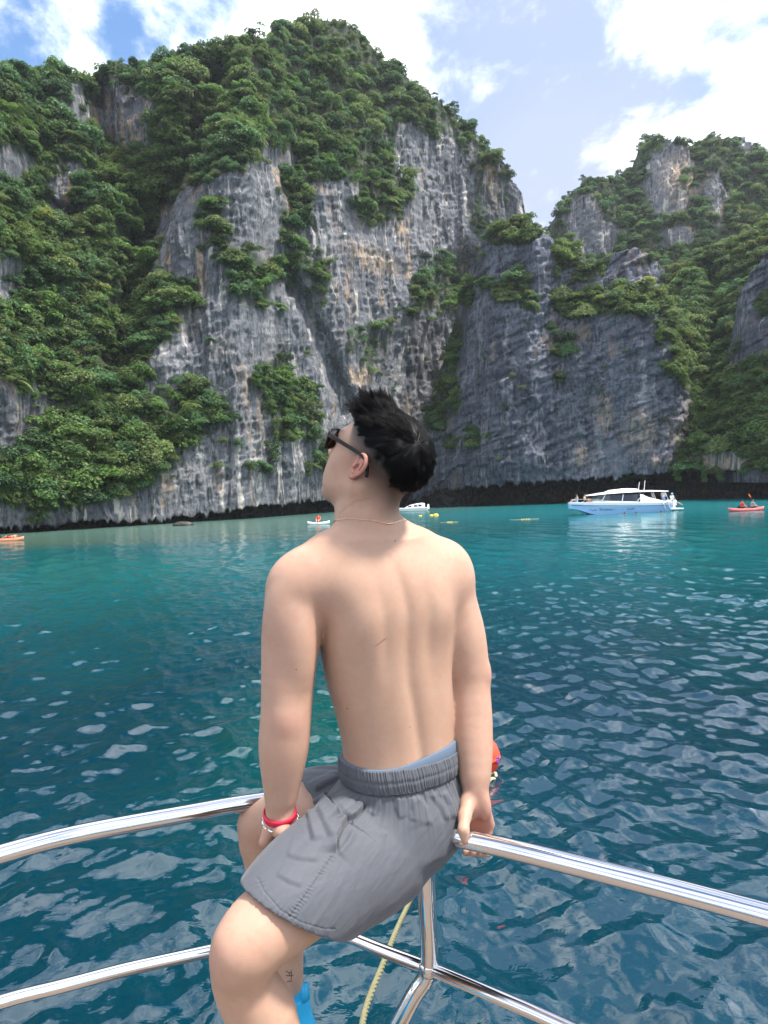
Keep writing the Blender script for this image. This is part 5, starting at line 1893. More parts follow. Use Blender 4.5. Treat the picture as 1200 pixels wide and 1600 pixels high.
def build_shorts():
    h = 0.0030
    lo, hi = (-0.36, 1.20, H - 1.02), (0.22, 1.88, H - 0.52)
    secs = [(z, cx, cy, a + 0.002 + 0.012 * sstep(Z_WB - z, -0.005, 0.05), b + 0.002 + 0.012 * sstep(Z_WB - z, -0.005, 0.05), w) for (z, cx, cy, a, b, w) in TORSO if z < P3(600, 1150, YC)[2] + 0.03]
    outs = []
    g = Field(lo, hi, h)
    g.stack([(z, cx, cy, a, b, w) for (z, cx, cy, a, b, w) in TORSO if z < H - 0.4], 0.0, 2.35)
    TD = g.D
    for leg in (0, 1):
        g = Field(lo, hi, h)
        g.stack(secs, 0.02, 2.35)
        g.ell(P3(640, 1284, 1.60), (0.100, 0.112, 0.098), None, 0.04)
        legs(g, 0.011, (leg,), 4)
        if leg == 0:
            g.limb([N_HIP, P3(510, 1380, 1.44), P3(440, 1430, 1.355)], [0.092, 0.090, 0.082], 0.04, 8)
            g.limb([P3(568, 1256, 1.60), P3(508, 1332, 1.46), P3(450, 1395, 1.39)], [0.052, 0.064, 0.070], 0.04, 8)
            hem, h2, h3, inside = P3(398, 1383, 1.39), P3(521, 1460, 1.36), P3(452, 1440, 1.275), N_HIP
        else:
            g.limb([F_HIP, P3(548, 1258, 1.69), P3(455, 1264, 1.73)], [0.088, 0.071, 0.066], 0.04, 8)
            hem, h2, h3, inside = P3(474, 1213, 1.73), P3(477, 1232, 1.65), P3(493, 1252, 1.64), F_HIP
        d = np.cross(h2 - hem, h3 - hem)
        d /= np.linalg.norm(d)
        if d @ (inside - hem) > 0:
            d = -d
        sl, (x, y, z) = g.sub(lo, hi)
        cut = (x - hem[0]) * d[0] + (y - hem[1]) * d[1] + (z - hem[2]) * d[2]
        D = g.D
        shell = np.maximum(D, -(D + 0.0075))
        solid = np.where(cut > -0.16, shell, D)
        outs.append(np.maximum(np.maximum(solid, cut), z - (Z_WB + 0.014 + 0.065 * sstep(TD, 0.012, 0.045))))
    D = np.minimum(outs[0], outs[1])
    V, Q = surface(D.astype(np.float32), np.array(lo), h, 2)
    V, Q = subdivide(V, Q)
    N = vnormals(V, Q)
    px, py = pix(V)
    # folds: gathers under the waistband, long drag folds, pocket mouth, seam puckers
    disp = np.zeros(len(V))
    facing = sstep(-(N * (V - np.array([0, 0, H]))).sum(1), 0.0, 0.35)
    S = np.array(sorted(TORSO))
    ang = np.arctan2(V[:, 1] - np.interp(V[:, 2], S[:, 0], S[:, 2]), V[:, 0] - np.interp(V[:, 2], S[:, 0], S[:, 1]))
    dz = Z_WB - V[:, 2]
    gat = noise(np.stack([ang * 9, dz * 4, ang * 0 + 1], -1)) + 0.6 * noise(np.stack([ang * 20, dz * 7, ang * 0 + 6], -1))
    disp += 0.0055 * gat * np.exp(-np.maximum(dz, 0) / 0.045) * sstep(dz, 0.002, 0.018)
    dirn = np.array([-0.66, -0.42, -0.50])
    dirn /= np.linalg.norm(dirn)
    along = V @ dirn
    q1 = V - along[:, None] * dirn
    disp += 0.0026 * fbm(q1 * 18 + along[:, None] * 3.0 + 4, 4) * sstep(dz, 0.0, 0.06)
    disp += 0.0013 * ridged(q1 * 38 + along[:, None] * 5.0 + 9, 3) * sstep(dz, 0.02, 0.1)
    # folds with one raised edge: points, which side is raised (+1 right of the direction of travel), height m, reach px
    lips = [([(506, 1238), (513, 1251), (521, 1263), (531, 1274)], 1, 0.0100, 16), ([(543, 1283), (556, 1275), (565, 1265), (570, 1253)], -1, 0.0095, 15),
            ([(529, 1274), (541, 1282), (533, 1293), (525, 1311), (525, 1334)], 1, 0.0105, 15), ([(525, 1334), (541, 1316), (551, 1294)], 1, 0.0040, 14),
            ([(480, 1266), (484, 1292), (490, 1318)], -1, 0.0062, 15), ([(494, 1260), (505, 1286), (516, 1314)], -1, 0.0050, 15), ([(560, 1291), (588, 1297), (608, 1303)], 1, 0.0030, 12),
            ([(672, 1240), (688, 1262), (699, 1285)], -1, 0.0045, 10), ([(688, 1238), (702, 1258), (708, 1282)], -1, 0.0045, 9), ([(654, 1242), (667, 1262), (674, 1290)], 1, 0.0040, 12), ([(640, 1244), (644, 1266), (640, 1284)], -1, 0.0030, 10),
            ([(478, 1226), (505, 1214), (532, 1204)], 1, 0.0040, 8), ([(490, 1236), (512, 1224), (536, 1214)], -1, 0.0060, 8), ([(600, 1246), (594, 1262), (584, 1278)], 1, 0.0035, 11), ([(620, 1245), (619, 1262), (626, 1282)], -1, 0.0025, 10),
            ([(445, 1335), (470, 1343), (500, 1345)], -1, 0.0022, 24), ([(430, 1365), (452, 1378), (474, 1386)], -1, 0.0020, 24)]
    for pts, sg, hgt, reach in lips:
        s, t = seg_dist2(px, py, pts)
        s = s * sg
        fade = sstep(t, -0.02, 0.15) * sstep(t, 1.02, 0.82) * (np.abs(s) < 60)
        e = 2.5 if hgt > 0.009 else 5.0
        k = np.where(s > -e, np.exp(-np.maximum(s, 0) / reach) * sstep(s, -e, e), 0) - (0.45 if hgt > 0.009 else 0.15) * np.exp(-((s + 0.7 * e) / (0.9 * e)) ** 2)
        disp += 1.5 * hgt * k * fade * facing
    # stitched seam with puckers, stitched hem
    s, t = seg_dist2(px, py, [(520, 1337), (488, 1384), (452, 1434)])
    wob = np.sin(t * 120 + 5 * noise(V * 60)) * (0.6 + 0.8 * noise(V * 35 + 7))
    disp += (0.0010 * np.exp(-(s / 6) ** 2) * wob - 0.0016 * np.exp(-(s / 1.3) ** 2)) * facing * (np.abs(t - 0.5) < 0.5)
    s, t = seg_dist2(px, py, [(403, 1372), (412, 1392), (438, 1422), (470, 1441), (505, 1451), (524, 1452)])
    disp += (-0.0012 * np.exp(-(s / 1.3) ** 2) + 0.0006 * np.exp(-(s / 5) ** 2) * np.sin(t * 90 + 6 * noise(V * 40))) * facing
    disp -= 0.016 * sstep(dz, 0.012, -0.012)
    V2 = V + N * disp[:, None]
    o = mesh_obj('shorts', V2, Q, cloth, person)
    return o


shorts = build_shorts()


def build_waistband():
    n = 900
    V = []
    rows = np.linspace(0, 1, 16)
    for t in rows:
        z = Z_WB - 0.004 + (Z_WT - Z_WB + 0.004) * t
        prof = 0.0085 + 0.0040 * math.sin(math.pi * min(1, t * 1.02)) - 0.002 * math.exp(-((t - 0.5) / 0.06) ** 2)
        R, th = ring_at(z, prof, n)
        fold = noise(np.stack([th * 34, 0 * th + 0.35 * math.sin(3 * t), 0 * th], -1)) + 0.6 * noise(np.stack([th * 70, 0 * th + 5 + 0.5 * t, 0 * th], -1))
        c = R.mean(0)
        out = R - c
        out[:, 2] = 0
        out /= np.linalg.norm(out, axis=1)[:, None]
        amp = 0.0029 * (0.75 + 0.25 * math.cos(6.28 * t))
        R = R + out * (amp * fold)[:, None]
        R[:, 2] += 0.002 * noise(np.stack([th * 5, 0 * th, 0 * th + 3], -1)) + 0.001 * np.cos(th + 2.2) * (t - 0.1)
        V.append(R)
    top = V[-1]
    c = top.mean(0)
    inn = top + (c - top) * 0.055
    V.append(inn)
    V.append(inn + [0, 0, -0.02])
    V = np.concatenate(V)
    m = n
    Fc = []
    nr = len(V) // n
    a = np.arange(nr * n).reshape(nr, n)
    b = np.roll(a, -1, 1)
    Fc = np.stack([a[:-1], b[:-1], b[1:], a[1:]], -1).reshape(-1, 4)
    return mesh_obj('waistband', V, Fc, cloth, shorts)


build_waistband()


def build_underwear():
    n = 240
    mt = material('blue_grey_knit', (0.095, 0.128, 0.180), rough=0.8, spec=0.2)
    GG = NG(mt)
    GG.bump(GG.noise(700, 2, 0.5, 0, GG.coord((1, 1, 0.3))), 0.2, 0.0008)
    V = []
    for t, gr in ((0.0, 0.006), (0.5, 0.0068), (0.95, 0.0062), (1.0, 0.0045), (1.02, 0.001)):
        R, th = ring_at(Z_WT, gr, n)
        # the band rides up towards the far hip
        dx = (R[:, 0] - R[:, 0].min()) / np.ptp(R[:, 0])
        top = Z_WT + 0.002 + 0.020 * sstep(dx, 0.35, 1.0)
        z = (Z_WT - 0.02) * (1 - t) + top * t
        R2, _ = ring_at(z, gr, n)
        V.append(R2)
    V = np.concatenate(V)
    a = np.arange(5 * n).reshape(5, n)
    b = np.roll(a, -1, 1)
    return mesh_obj('underwear', V, np.stack([a[:-1], b[:-1], b[1:], a[1:]], -1).reshape(-1, 4), mt, person)


build_underwear()

# ---- shoes
blue_shoe = material('cyan_rubber', (0.015, 0.36, 0.66), rough=0.5, spec=0.4)


def build_shoe(an, d):
    d = np.asarray(d, float)
    d /= np.linalg.norm(d)
    side = np.cross([0, 0, 1.0], d)
    lo, hi = an - 0.24, an + 0.24
    g = Field(lo, hi, 0.004)
    g.rcone(an - d * 0.018 + [0, 0, 0.035], an - d * 0.02 + [0, 0, -0.05], 0.043, 0.043, 0.02)
    g.rcone(an - d * 0.03 + [0, 0, -0.055], an + d * 0.14 + [0, 0, -0.064], 0.041, 0.034, 0.03)
    g.rcone(an + d * 0.02 + [0, 0, -0.02], an + d * 0.12 + [0, 0, -0.055], 0.036, 0.028, 0.03)
    sl, (x, y, z) = g.sub(lo, hi)
    D = np.maximum(g.D, DECK_Z + 0.002 - z)
    D = np.maximum(D, z - (an[2] + 0.032 + 0.18 * ((x - an[0]) * -d[0] + (y - an[1]) * -d[1])))
    V, Q = surface(D.astype(np.float32), lo, 0.004, 2)
    o = mesh_obj('shoe', V, Q, blue_shoe, person)
    heel = an - d * 0.062 + np.array([0, 0, 0.045])
    v, f = box_geo(heel + np.array([0, 0, 0.012]), (0.010, 0.020, 0.040), [d, side, np.array([0, 0, 1.0])], 0.8)
    mesh_obj('heel_tab', v, f, blue_shoe, o)
    return o


build_shoe(F_AN, (-0.80, 0.55, 0))
build_shoe(N_AN, (-0.80, 0.25, 0))

# ---- sunglasses
black_plastic = material('black_acetate', (0.004, 0.004, 0.004), rough=0.25, spec=0.22)
lens_mat = material('brown_lens', (0.10, 0.045, 0.025), rough=0.05, spec=0.6, **{'Transmission Weight': 0.55, 'IOR': 1.15})


def lens_outline(s, grow=0.0):
    c = []
    for t in np.linspace(0, 2 * np.pi, 28, endpoint=False):
        w, hgt = 0.0265 + grow, 0.0195 + grow
        x = w * np.sign(math.cos(t)) * abs(math.cos(t)) ** 0.55
        y = hgt * np.sign(math.sin(t)) * abs(math.sin(t)) ** 0.6
        x *= 1 + 0.10 * (y / hgt)
        c.append((s * (0.0345 + x), 0.008 + y))
    return c


def on_lens(l, u, df=0.0):
    return hp((0.1135 + df - 3.6 * l * l - 0.12 * (0.02 - u)), l, u)


glasses = mesh_obj('sunglasses', *(lambda parts: join_geo(parts))([
    tube_geo([on_lens(l, u) for l, u in lens_outline(1, 0.002)], 0.0027, 8, False, True),
    tube_geo([on_lens(l, u) for l, u in lens_outline(-1, 0.002)], 0.0027, 8, False, True),
    tube_geo(smooth_path([on_lens(-0.011, 0.014), on_lens(0, 0.017, 0.002), on_lens(0.011, 0.014)], 8), 0.0025, 8)]), black_plastic, person)
for s in (1, -1):
    lv = [on_lens(l, u) for l, u in lens_outline(s, 0.001)]
    ce = on_lens(s * 0.0345, 0.008, 0.001)
    n = len(lv)
    back = [p - hf * 0.0016 for p in lv]
    V = lv + back + [ce, ce - hf * 0.0016]
    Fc = [[i, (i + 1) % n, 2 * n] for i in range(n)] + [[n + (i + 1) % n, n + i, 2 * n + 1] for i in range(n)] + [[i, n + i, n + (i + 1) % n, (i + 1) % n] for i in range(n)]
    mesh_obj('lens', V, Fc, lens_mat, glasses)
    # temple: hinge block, arm tapering back, drop behind the ear
    pts = [on_lens(s * 0.0665, 0.022, -0.002), hp(0.085, s * 0.0745, 0.0225), hp(0.045, s * 0.0785, 0.0225), hp(0.012, s * 0.0815, 0.0225), hp(-0.012, s * 0.083, 0.0195), hp(-0.024, s * 0.0825, 0.008), hp(-0.031, s * 0.081, -0.012)]
    path = smooth_path(pts, 28)
    wd = np.interp(np.linspace(0, 1, 28), [0, 0.12, 0.55, 0.8, 1], [0.0058, 0.0048, 0.0028, 0.0026, 0.0030])
    V, Fc = [], []
    T = np.gradient(path, axis=0)
    for i in range(28):
        t = T[i] / np.linalg.norm(T[i])
        out = hl * s
        out = out - t * (out @ t)
        out /= np.linalg.norm(out)
        upv = np.cross(t, out)
        for a_, b_ in ((-1, -1), (1, -1), (1, 1), (-1, 1)):
            V.append(path[i] + out * a_ * 0.0022 + upv * b_ * wd[i])
    for i in range(27):
        for k in range(4):
            Fc.append([i * 4 + k, i * 4 + (k + 1) % 4, (i + 1) * 4 + (k + 1) % 4, (i + 1) * 4 + k])
    Fc += [[3, 2, 1, 0], [108, 109, 110, 111]]
    tmpl = mesh_obj('temple', V, Fc, black_plastic, glasses, smooth=False)

# ---- necklace with its clasp, wristbands, tattoo
gold = material('thin_gold', (0.70, 0.46, 0.30), rough=0.25, metal=1.0)
steel_bead = material('silver', (0.75, 0.75, 0.76), rough=0.2, metal=1.0)


def drape(pix_pts, lift, n=40, rad=30):
    """A path that lies on the body under the given pixels."""
    pts = [on_body(x, y, rad) for x, y in pix_pts]
    P = smooth_path(pts, n)
    out = []
    for p in P:
        i = np.argmin(((BV - p) ** 2).sum(1))
        q = BV[i]
        nn = BN[i]
        p = p + nn * ((q - p) @ nn + lift)
        out.append(p)
    return np.array(out)


vis = drape([(531, 812), (545, 810), (565, 811), (585, 815), (603, 818), (616, 817), (627, 814)], 0.0006, 44)
fr = smooth_path([vis[-1], vis[-1] + [0.004, 0.05, -0.012], P3(575, 850, 1.69), P3(540, 838, 1.655), vis[0] + [-0.004, 0.03, -0.008], vis[0]], 40)
frq = []
for p in fr:
    i = np.argmin(((BV - p) ** 2).sum(1))
    frq.append(BV[i] + BN[i] * 0.0008)
nk = mesh_obj('necklace', *tube_geo(np.vstack([vis, smooth_path(np.array(frq)[2:-2:3], 40)]), 0.00085, 6, False, True), gold, person)
i0 = 32
mesh_obj('clasp', *tube_geo(vis[i0 - 3:i0 + 3] + [0, -0.001, 0], [0.0011, 0.0017, 0.0019, 0.0012, 0.0019, 0.0012], 8), gold, nk)


def wrist_ring(c, ax, r1, r2, n=40):
    a, b, d = frame_of(ax)
    return [c + r1 * math.cos(t) * a + r2 * math.sin(t) * b for t in np.linspace(0, 2 * np.pi, n, endpoint=False)]


ax_l = (L_WR - L_EL) / np.linalg.norm(L_WR - L_EL)
ax_b = ax_l + np.array([0.10, 0.32, 0.0])
ax_b /= np.linalg.norm(ax_b)
wc = L_WR + ax_l * 0.012
red = material('red_silicone', (0.55, 0.012, 0.045), rough=0.45, spec=0.4)
white = material('white_paint', (0.78, 0.78, 0.77), rough=0.4)


def band_geo(c, ax, r, wdt, thick, n=64):
    a, b, d = frame_of(ax)
    V = []
    for t in np.linspace(0, 2 * np.pi, n, endpoint=False):
        e = math.cos(t) * a + math.sin(t) * b
        for rr, hh in ((r, -1), (r + thick, -0.8), (r + thick * 1.3, 0), (r + thick, 0.8), (r, 1), (r - 0.0002, 0)):
            V.append(c + e * rr + d * hh * wdt / 2)
    Fc = []
    for i in range(n):
        j = (i + 1) % n
        for k in range(6):
            Fc.append([i * 6 + k, j * 6 + k, j * 6 + (k + 1) % 6, i * 6 + (k + 1) % 6])
    return np.array(V), Fc


mesh_obj('wristband', *band_geo(wc, ax_b, 0.0315, 0.016, 0.0028), red, person)
br = band_geo(wc + ax_b * 0.0150, ax_b, 0.0345, 0.004, 0.0015)
brace = mesh_obj('bracelet', *br, white, person)
ring = wrist_ring(wc + ax_b * 0.0150, ax_b, 0.0360, 0.0360, 14)
bead = None
for k, p in enumerate(ring):
    t = ring[(k + 1) % 14] - ring[k - 1]
    t /= np.linalg.norm(t)
    mesh_obj('bead', *tube_geo([p - t * 0.0055, p - t * 0.004, p + t * 0.004, p + t * 0.0055], [0.0015, 0.0026, 0.0026, 0.0015], 8), steel_bead, brace)

ink = material('tattoo_ink', (0.035, 0.035, 0.04), rough=0.5)
strokes = [[(444, 1517), (448, 1519.5), (452, 1518.5)], [(452.5, 1516.5), (452, 1524), (451.5, 1532)], [(443.5, 1524), (449, 1525), (455.5, 1524)], [(448, 1519.5), (449.5, 1525)], [(444, 1533.5), (449, 1532.5), (454, 1534)]]
tp = []
for s_ in strokes:
    path = drape([(x + 3, y) for x, y in s_], 0.0004, 10, 5)
    tp.append(tube_geo(path, 0.0008, 5))
mesh_obj('tattoo', *join_geo(tp), ink, person)
print('body verts', len(BV))
# ------------------------------------------------------------------ boats, paddlers, swimmers far out
hull_white = material('boat_white', (0.80, 0.81, 0.82), rough=0.25, spec=0.5)
hull_blue = material('boat_pale_blue', (0.34, 0.52, 0.80), rough=0.28, spec=0.5)
dark_glass = material('dark_glass', (0.015, 0.018, 0.022), rough=0.06, spec=0.7)
navy = material('navy_paint', (0.03, 0.06, 0.16), rough=0.5)
skin_far = material('tanned_skin', (0.42, 0.26, 0.18), rough=0.6)
hair_far = material('dark_hair', (0.015, 0.012, 0.012), rough=0.6)
CLOTHS = {k: material(k + '_cloth', c, rough=0.8) for k, c in dict(white=(0.75, 0.75, 0.74), red=(0.62, 0.05, 0.04), orange=(0.75, 0.16, 0.03), blue=(0.10, 0.30, 0.62), black=(0.02, 0.02, 0.022), pink=(0.7, 0.30, 0.30), sky=(0.20, 0.52, 0.85), grey=(0.3, 0.3, 0.32)).items()}


def skin_tree(nodes, edges, root=0):
    """A body as one continuous surface of joined, tapering limbs: nodes (x,y,z,r)."""
    N = np.array(nodes, float)
    lo, hi = N[:, :3].min(0) - 0.2, N[:, :3].max(0) + 0.2
    g = Field(lo, hi, 0.022)
    for a, b in edges:
        g.rcone(N[a, :3], N[b, :3], N[a, 3], N[b, 3], 0.03)
    return surface(g.D, g.lo, g.h, 2)


def figure(pos, pose, face=0.0, top=None, bottom=None, label='', group=None, name='person', hair=True, hat=None, vest=None):
    """A small figure; pose: sit, stand, lie, swim, paddle. Its body is one surface; clothes and hair are its children."""
    ca, sa = math.cos(face), math.sin(face)
    if pose == 'stand':
        J = dict(pel=(0, 0, .92), chest=(0.02, 0, 1.28), neck=(0.03, 0, 1.47), head=(0.04, 0, 1.62), ls=(0, .19, 1.38), le=(.05, .25, 1.12), lh=(.16, .22, .92), rs=(0, -.19, 1.38), re=(.05, -.25, 1.12), rh=(.2, -.2, .98),
                 lk=(.02, .10, .50), lf=(0, .11, .06), rk=(.02, -.10, .50), rf=(.05, -.11, .06))
    elif pose in ('sit', 'paddle'):
        f = 0.16 if pose == 'paddle' else 0
        J = dict(pel=(0, 0, .14), chest=(-0.06 + f, 0, .48), neck=(-.05 + f, 0, .68), head=(-.03 + f, 0, .84), ls=(-.05 + f, .19, .60), le=(.08 + f, .27, .42), lh=(.30 + f, .24 if pose == 'paddle' else .12, .44 if pose == 'paddle' else .22), rs=(-.05 + f, -.19, .60),
                 re=(.08 + f, -.27, .42), rh=(.30 + f, -.24 if pose == 'paddle' else -.12, .34 if pose == 'paddle' else .22), lk=(.42, .14, .30), lf=(.82, .12, .06), rk=(.42, -.14, .30), rf=(.82, -.12, .06))
    elif pose == 'lie':
        J = dict(pel=(0, 0, .13), chest=(-.36, 0, .22), neck=(-.54, 0, .32), head=(-.68, 0, .42), ls=(-.46, .19, .24), le=(-.50, .30, .08), lh=(-.28, .32, .06), rs=(-.46, -.19, .24), re=(-.52, -.3, .08), rh=(-.3, -.32, .06),
                 lk=(.40, .1, .26), lf=(.80, .1, .08), rk=(.42, -.1, .18), rf=(.84, -.1, .06))
    else:  # swim: shoulders and head above the water
        J = dict(pel=(-.12, 0, -.55), chest=(-.03, 0, -.20), neck=(0, 0, .03), head=(0.02, 0, .17), ls=(0, .19, -.06), le=(.24, .30, -.06), lh=(.46, .22, 0.0), rs=(0, -.19, -.06), re=(.24, -.30, -.08), rh=(.46, -.20, -.02),
                 lk=(-.15, .1, -.95), lf=(-.4, .1, -1.2), rk=(-.1, -.1, -.95), rf=(-.35, -.1, -1.25))
    rr = dict(pel=.135, chest=.135, neck=.058, head=.098, ls=.066, le=.045, lh=.040, rs=.066, re=.045, rh=.040, lk=.060, lf=.045, rk=.060, rf=.045)
    keys = list(J)
    idx = {k: i for i, k in enumerate(keys)}
    pos = np.asarray(pos, float)

    def W(p):
        return pos + np.array([p[0] * ca - p[1] * sa, p[0] * sa + p[1] * ca, p[2]])
    nodes = [(*W(J[k]), rr[k]) for k in keys]
    hips = {'l': (*W(np.array(J['pel']) + [0, .09, -.03]), .088), 'r': (*W(np.array(J['pel']) + [0, -.09, -.03]), .088)}
    nodes += [hips['l'], hips['r']]
    il, ir = len(keys), len(keys) + 1
    ed = [('pel', 'chest'), ('chest', 'neck'), ('neck', 'head'), ('chest', 'ls'), ('ls', 'le'), ('le', 'lh'), ('chest', 'rs'), ('rs', 're'), ('re', 'rh'), ('lk', 'lf'), ('rk', 'rf')]
    ed = [(idx[a], idx[b]) for a, b in ed] + [(idx['pel'], il), (il, idx['lk']), (idx['pel'], ir), (ir, idx['rk'])]
    o = thing(name, tuple(pos), label, 'person', group)
    mesh_obj('body', *skin_tree(nodes, ed), skin_far, o)
    hd = W(J['head'])
    if hair:
        mesh_obj('hair', *ell_geo(hd + np.array([-0.015 * ca, -0.015 * sa, 0.025]), (.106, .106, .10), None, 12, 8), hair_far, o)
    if hat:
        mesh_obj('cap', *join_geo([ell_geo(hd + [0, 0, .05], (.13, .13, .10), None, 12, 8), ell_geo(hd + np.array([.10 * ca, .10 * sa, .03]), (.12, .12, .02), None, 10, 6)]), CLOTHS[hat], o)
    if top:
        g = Field(pos - [1.1, 1.1, 1.4], pos + [1.1, 1.1, 2.0], 0.025)
        for a, b in (('pel', 'chest'), ('chest', 'ls'), ('chest', 'rs')):
            g.rcone(W(J[a]), W(J[b]), rr[a] + .022, rr[b] + .022, 0.03)
        for s in 'lr':
            a, b = np.array(W(J[s + 's'])), np.array(W(J[s + 'e']))
            g.rcone(a, a * .4 + b * .6, .085, .075, 0.03)
        mesh_obj('vest' if vest else 'shirt', *surface(g.D, g.lo, g.h, 1), CLOTHS[top], o)
    if bottom:
        g = Field(pos - [1.1, 1.1, 1.4], pos + [1.1, 1.1, 2.0], 0.025)
        for s, i in (('l', il), ('r', ir)):
            a, b = np.array(nodes[i][:3]), np.array(W(J[s + 'k']))
            g.rcone(a, a * .35 + b * .65, .11, .09, 0.03)
        g.rcone(W(J['pel']), W(J['pel']) + [0, 0, .02], .155, .155, 0.03)
        mesh_obj('trunks', *surface(g.D, g.lo, g.h, 1), CLOTHS[bottom], o)
    return o


def loft(rings, close=True, cap=True):
    V = np.concatenate(rings)
    n = len(rings[0])
    Fc = []
    for i in range(len(rings) - 1):
        for j in range(n if close else n - 1):
            Fc.append([i * n + j, i * n + (j + 1) % n, (i + 1) * n + (j + 1) % n, (i + 1) * n + j])
    if cap:
        Fc.append(list(range(n))[::-1])
        Fc.append(list(range((len(rings) - 1) * n, len(rings) * n)))
    return V, Fc


# ---- the white speedboat lying off the overhang, bow to the left
YB = 84.0
bow_p, st_p = atz(889, 802, 0.0), atz(1068, 797, 0.0)
bow_p = bow_p * (YB / bow_p[1])
bow_p[2] = 0
st_p = np.array([at(1068, 797, YB)[0], YB + 2.0, 0])
fw = bow_p - st_p
LB = float(np.linalg.norm(fw))
fw /= LB
sd = np.array([-fw[1], fw[0], 0]) * -1.0           # starboard or port: towards the camera is checked below
if sd[1] > 0:
    sd = -sd
up = np.array([0, 0, 1.0])
speedboat = thing('speedboat', tuple((bow_p + st_p) / 2), 'white speedboat with pale blue sides and a hard top, moored below the dark overhang', 'boat')


def SB(x, y, z):
    """x from stern (0) to bow (1), y towards the camera in metres, z up."""
    return st_p + fw * (x * LB) + sd * y + up * z


def half_w(x):
    return 1.62 * min(1.0, (1.02 - x) / 0.42) ** 0.62 if x > 0.6 else 1.62 * (0.92 + 0.08 * min(1, x / 0.3))


def shear(x):
    return 1.12 + 0.42 * max(0, x - 0.1) ** 1.4


rings_lo, rings_hi = [], []
for x in np.linspace(0.10, 1.0, 26):
    w = max(0.03, half_w(x))
    k = sstep(x, 0.60, 1.0)
    zb = -0.35 + 1.15 * k ** 2.2
    zs = shear(x)
    zm = zb + (zs - zb) * 0.74
    rings_lo.append(np.array([SB(x, 0, zb), SB(x, w * 0.72, zb + 0.30 * (1 - k)), SB(x, w * 0.97, zm), SB(x, -w * 0.97, zm), SB(x, -w * 0.72, zb + 0.30 * (1 - k))]))
    rings_hi.append(np.array([SB(x, w * 0.975, zm), SB(x, w * 1.03, zs - 0.06), SB(x, w * 1.03, zs), SB(x, w * 0.93, zs + 0.02), SB(x, -w * 0.93, zs + 0.02), SB(x, -w * 1.03, zs), SB(x, -w * 1.03, zs - 0.06), SB(x, -w * 0.975, zm)]))
hull = mesh_obj('hull', *loft(rings_lo), hull_blue, speedboat, smooth=False)
gun = mesh_obj('gunwale', *loft(rings_hi), hull_white, speedboat, smooth=False)
# rubbing strake, lettering on the side
stp = [SB(x, max(0.03, half_w(x)) * 1.0 + 0.03, shear(x) - 0.36 + 0.05 * x) for x in np.linspace(0.12, 0.985, 24)]
mesh_obj('rubbing_strake', *tube_geo(stp, 0.035, 6), navy, hull)
g = np.random.default_rng(12)
p0 = SB(0.845, half_w(0.80) * 0.93 + 0.10, 0.46)
p1 = SB(0.38, half_w(0.40) * 0.93 + 0.10, 0.42)
ex = (p1 - p0) / np.linalg.norm(p1 - p0)
glyphs, cx = [], 0.0
for word in (4, 9, 3, 4):                               # the name on the side: letter strokes, too small to read in the photograph
    for k in range(word):
        hh = 0.30 if k == 0 else 0.20
        q = p0 + ex * cx
        glyphs.append(box_geo(q + [0, 0, hh / 2], (0.035, 0.02, hh), [ex, sd, up]))
        glyphs.append(box_geo(q + ex * 0.075 + [0, 0, hh * g.choice([0.1, 0.5, 0.9])], (0.12, 0.02, 0.035), [ex, sd, up]))
        if g.uniform() < 0.6:
            glyphs.append(box_geo(q + ex * 0.135 + [0, 0, hh * 0.35], (0.035, 0.02, hh * 0.7), [ex, sd, up]))
        cx += 0.215
    cx += 0.30
o = mesh_obj('side_lettering', *join_geo(glyphs), navy, hull, smooth=False)
o['kind'] = 'stuff'
# cabin: coaming, dark wrap-round windows, hard top with spoiler, posts
cab = []
for x, wk, z0, z1 in [(0.875, .42, 0, 0.05), (0.83, .62, 0, .22), (0.77, .74, 0, .42), (0.66, .80, 0, .46), (0.45, .82, 0, .46), (0.36, .82, 0, .46)]:
    w = half_w(x) * wk
    zz = shear(x)
    cab.append(np.array([SB(x, w, zz), SB(x, w * .95, zz + z1 * 0.8), SB(x, w * .7, zz + z1), SB(x, -w * .7, zz + z1), SB(x, -w * .95, zz + z1 * 0.8), SB(x, -w, zz)]))
cabin = mesh_obj('cabin', *loft(cab), hull_white, speedboat, smooth=False)
win = []
for x, wk, z0, z1 in [(0.83, .60, .20, .27), (0.76, .74, .26, .62), (0.66, .80, .20, .86), (0.45, .83, .12, .90), (0.37, .83, .12, .90)]:
    w = half_w(x) * wk
    zz = shear(x)
    win.append(np.array([SB(x, w * 1.0, zz + z0), SB(x, w * .90, zz + z1), SB(x, -w * .90, zz + z1), SB(x, -w, zz + z0)]))
mesh_obj('window_band', *loft(win), dark_glass, cabin, smooth=False)
for x0, x1 in ((0.70, 0.735), (0.545, 0.56), (0.36, 0.42)):
    w = half_w(x0) * .84 + .02
    mesh_obj('window_pillar', *tube_geo([SB(x1, w, shear(x1) + .20), SB(x0, w * .91, shear(x0) + .92)], 0.06, 6), hull_white, cabin)
top = []
for x, w, z, t in [(0.845, .55, 1.30, .02), (0.80, 1.05, 1.36, .06), (0.70, 1.38, 1.56, .10), (0.55, 1.50, 1.70, .12), (0.40, 1.50, 1.74, .12), (0.25, 1.45, 1.70, .10), (0.13, 1.40, 1.62, .05)]:
    zz = 1.18 + z * 0.52
    top.append(np.array([SB(x, w, zz), SB(x, w * .96, zz + t), SB(x, w * .4, zz + t * 1.6), SB(x, -w * .4, zz + t * 1.6), SB(x, -w * .96, zz + t), SB(x, -w, zz)]))
for r_ in top:
    r_[:, 2] += 0.30
hard = mesh_obj('hard_top', *loft(top), hull_white, speedboat, smooth=False)
up2 = []
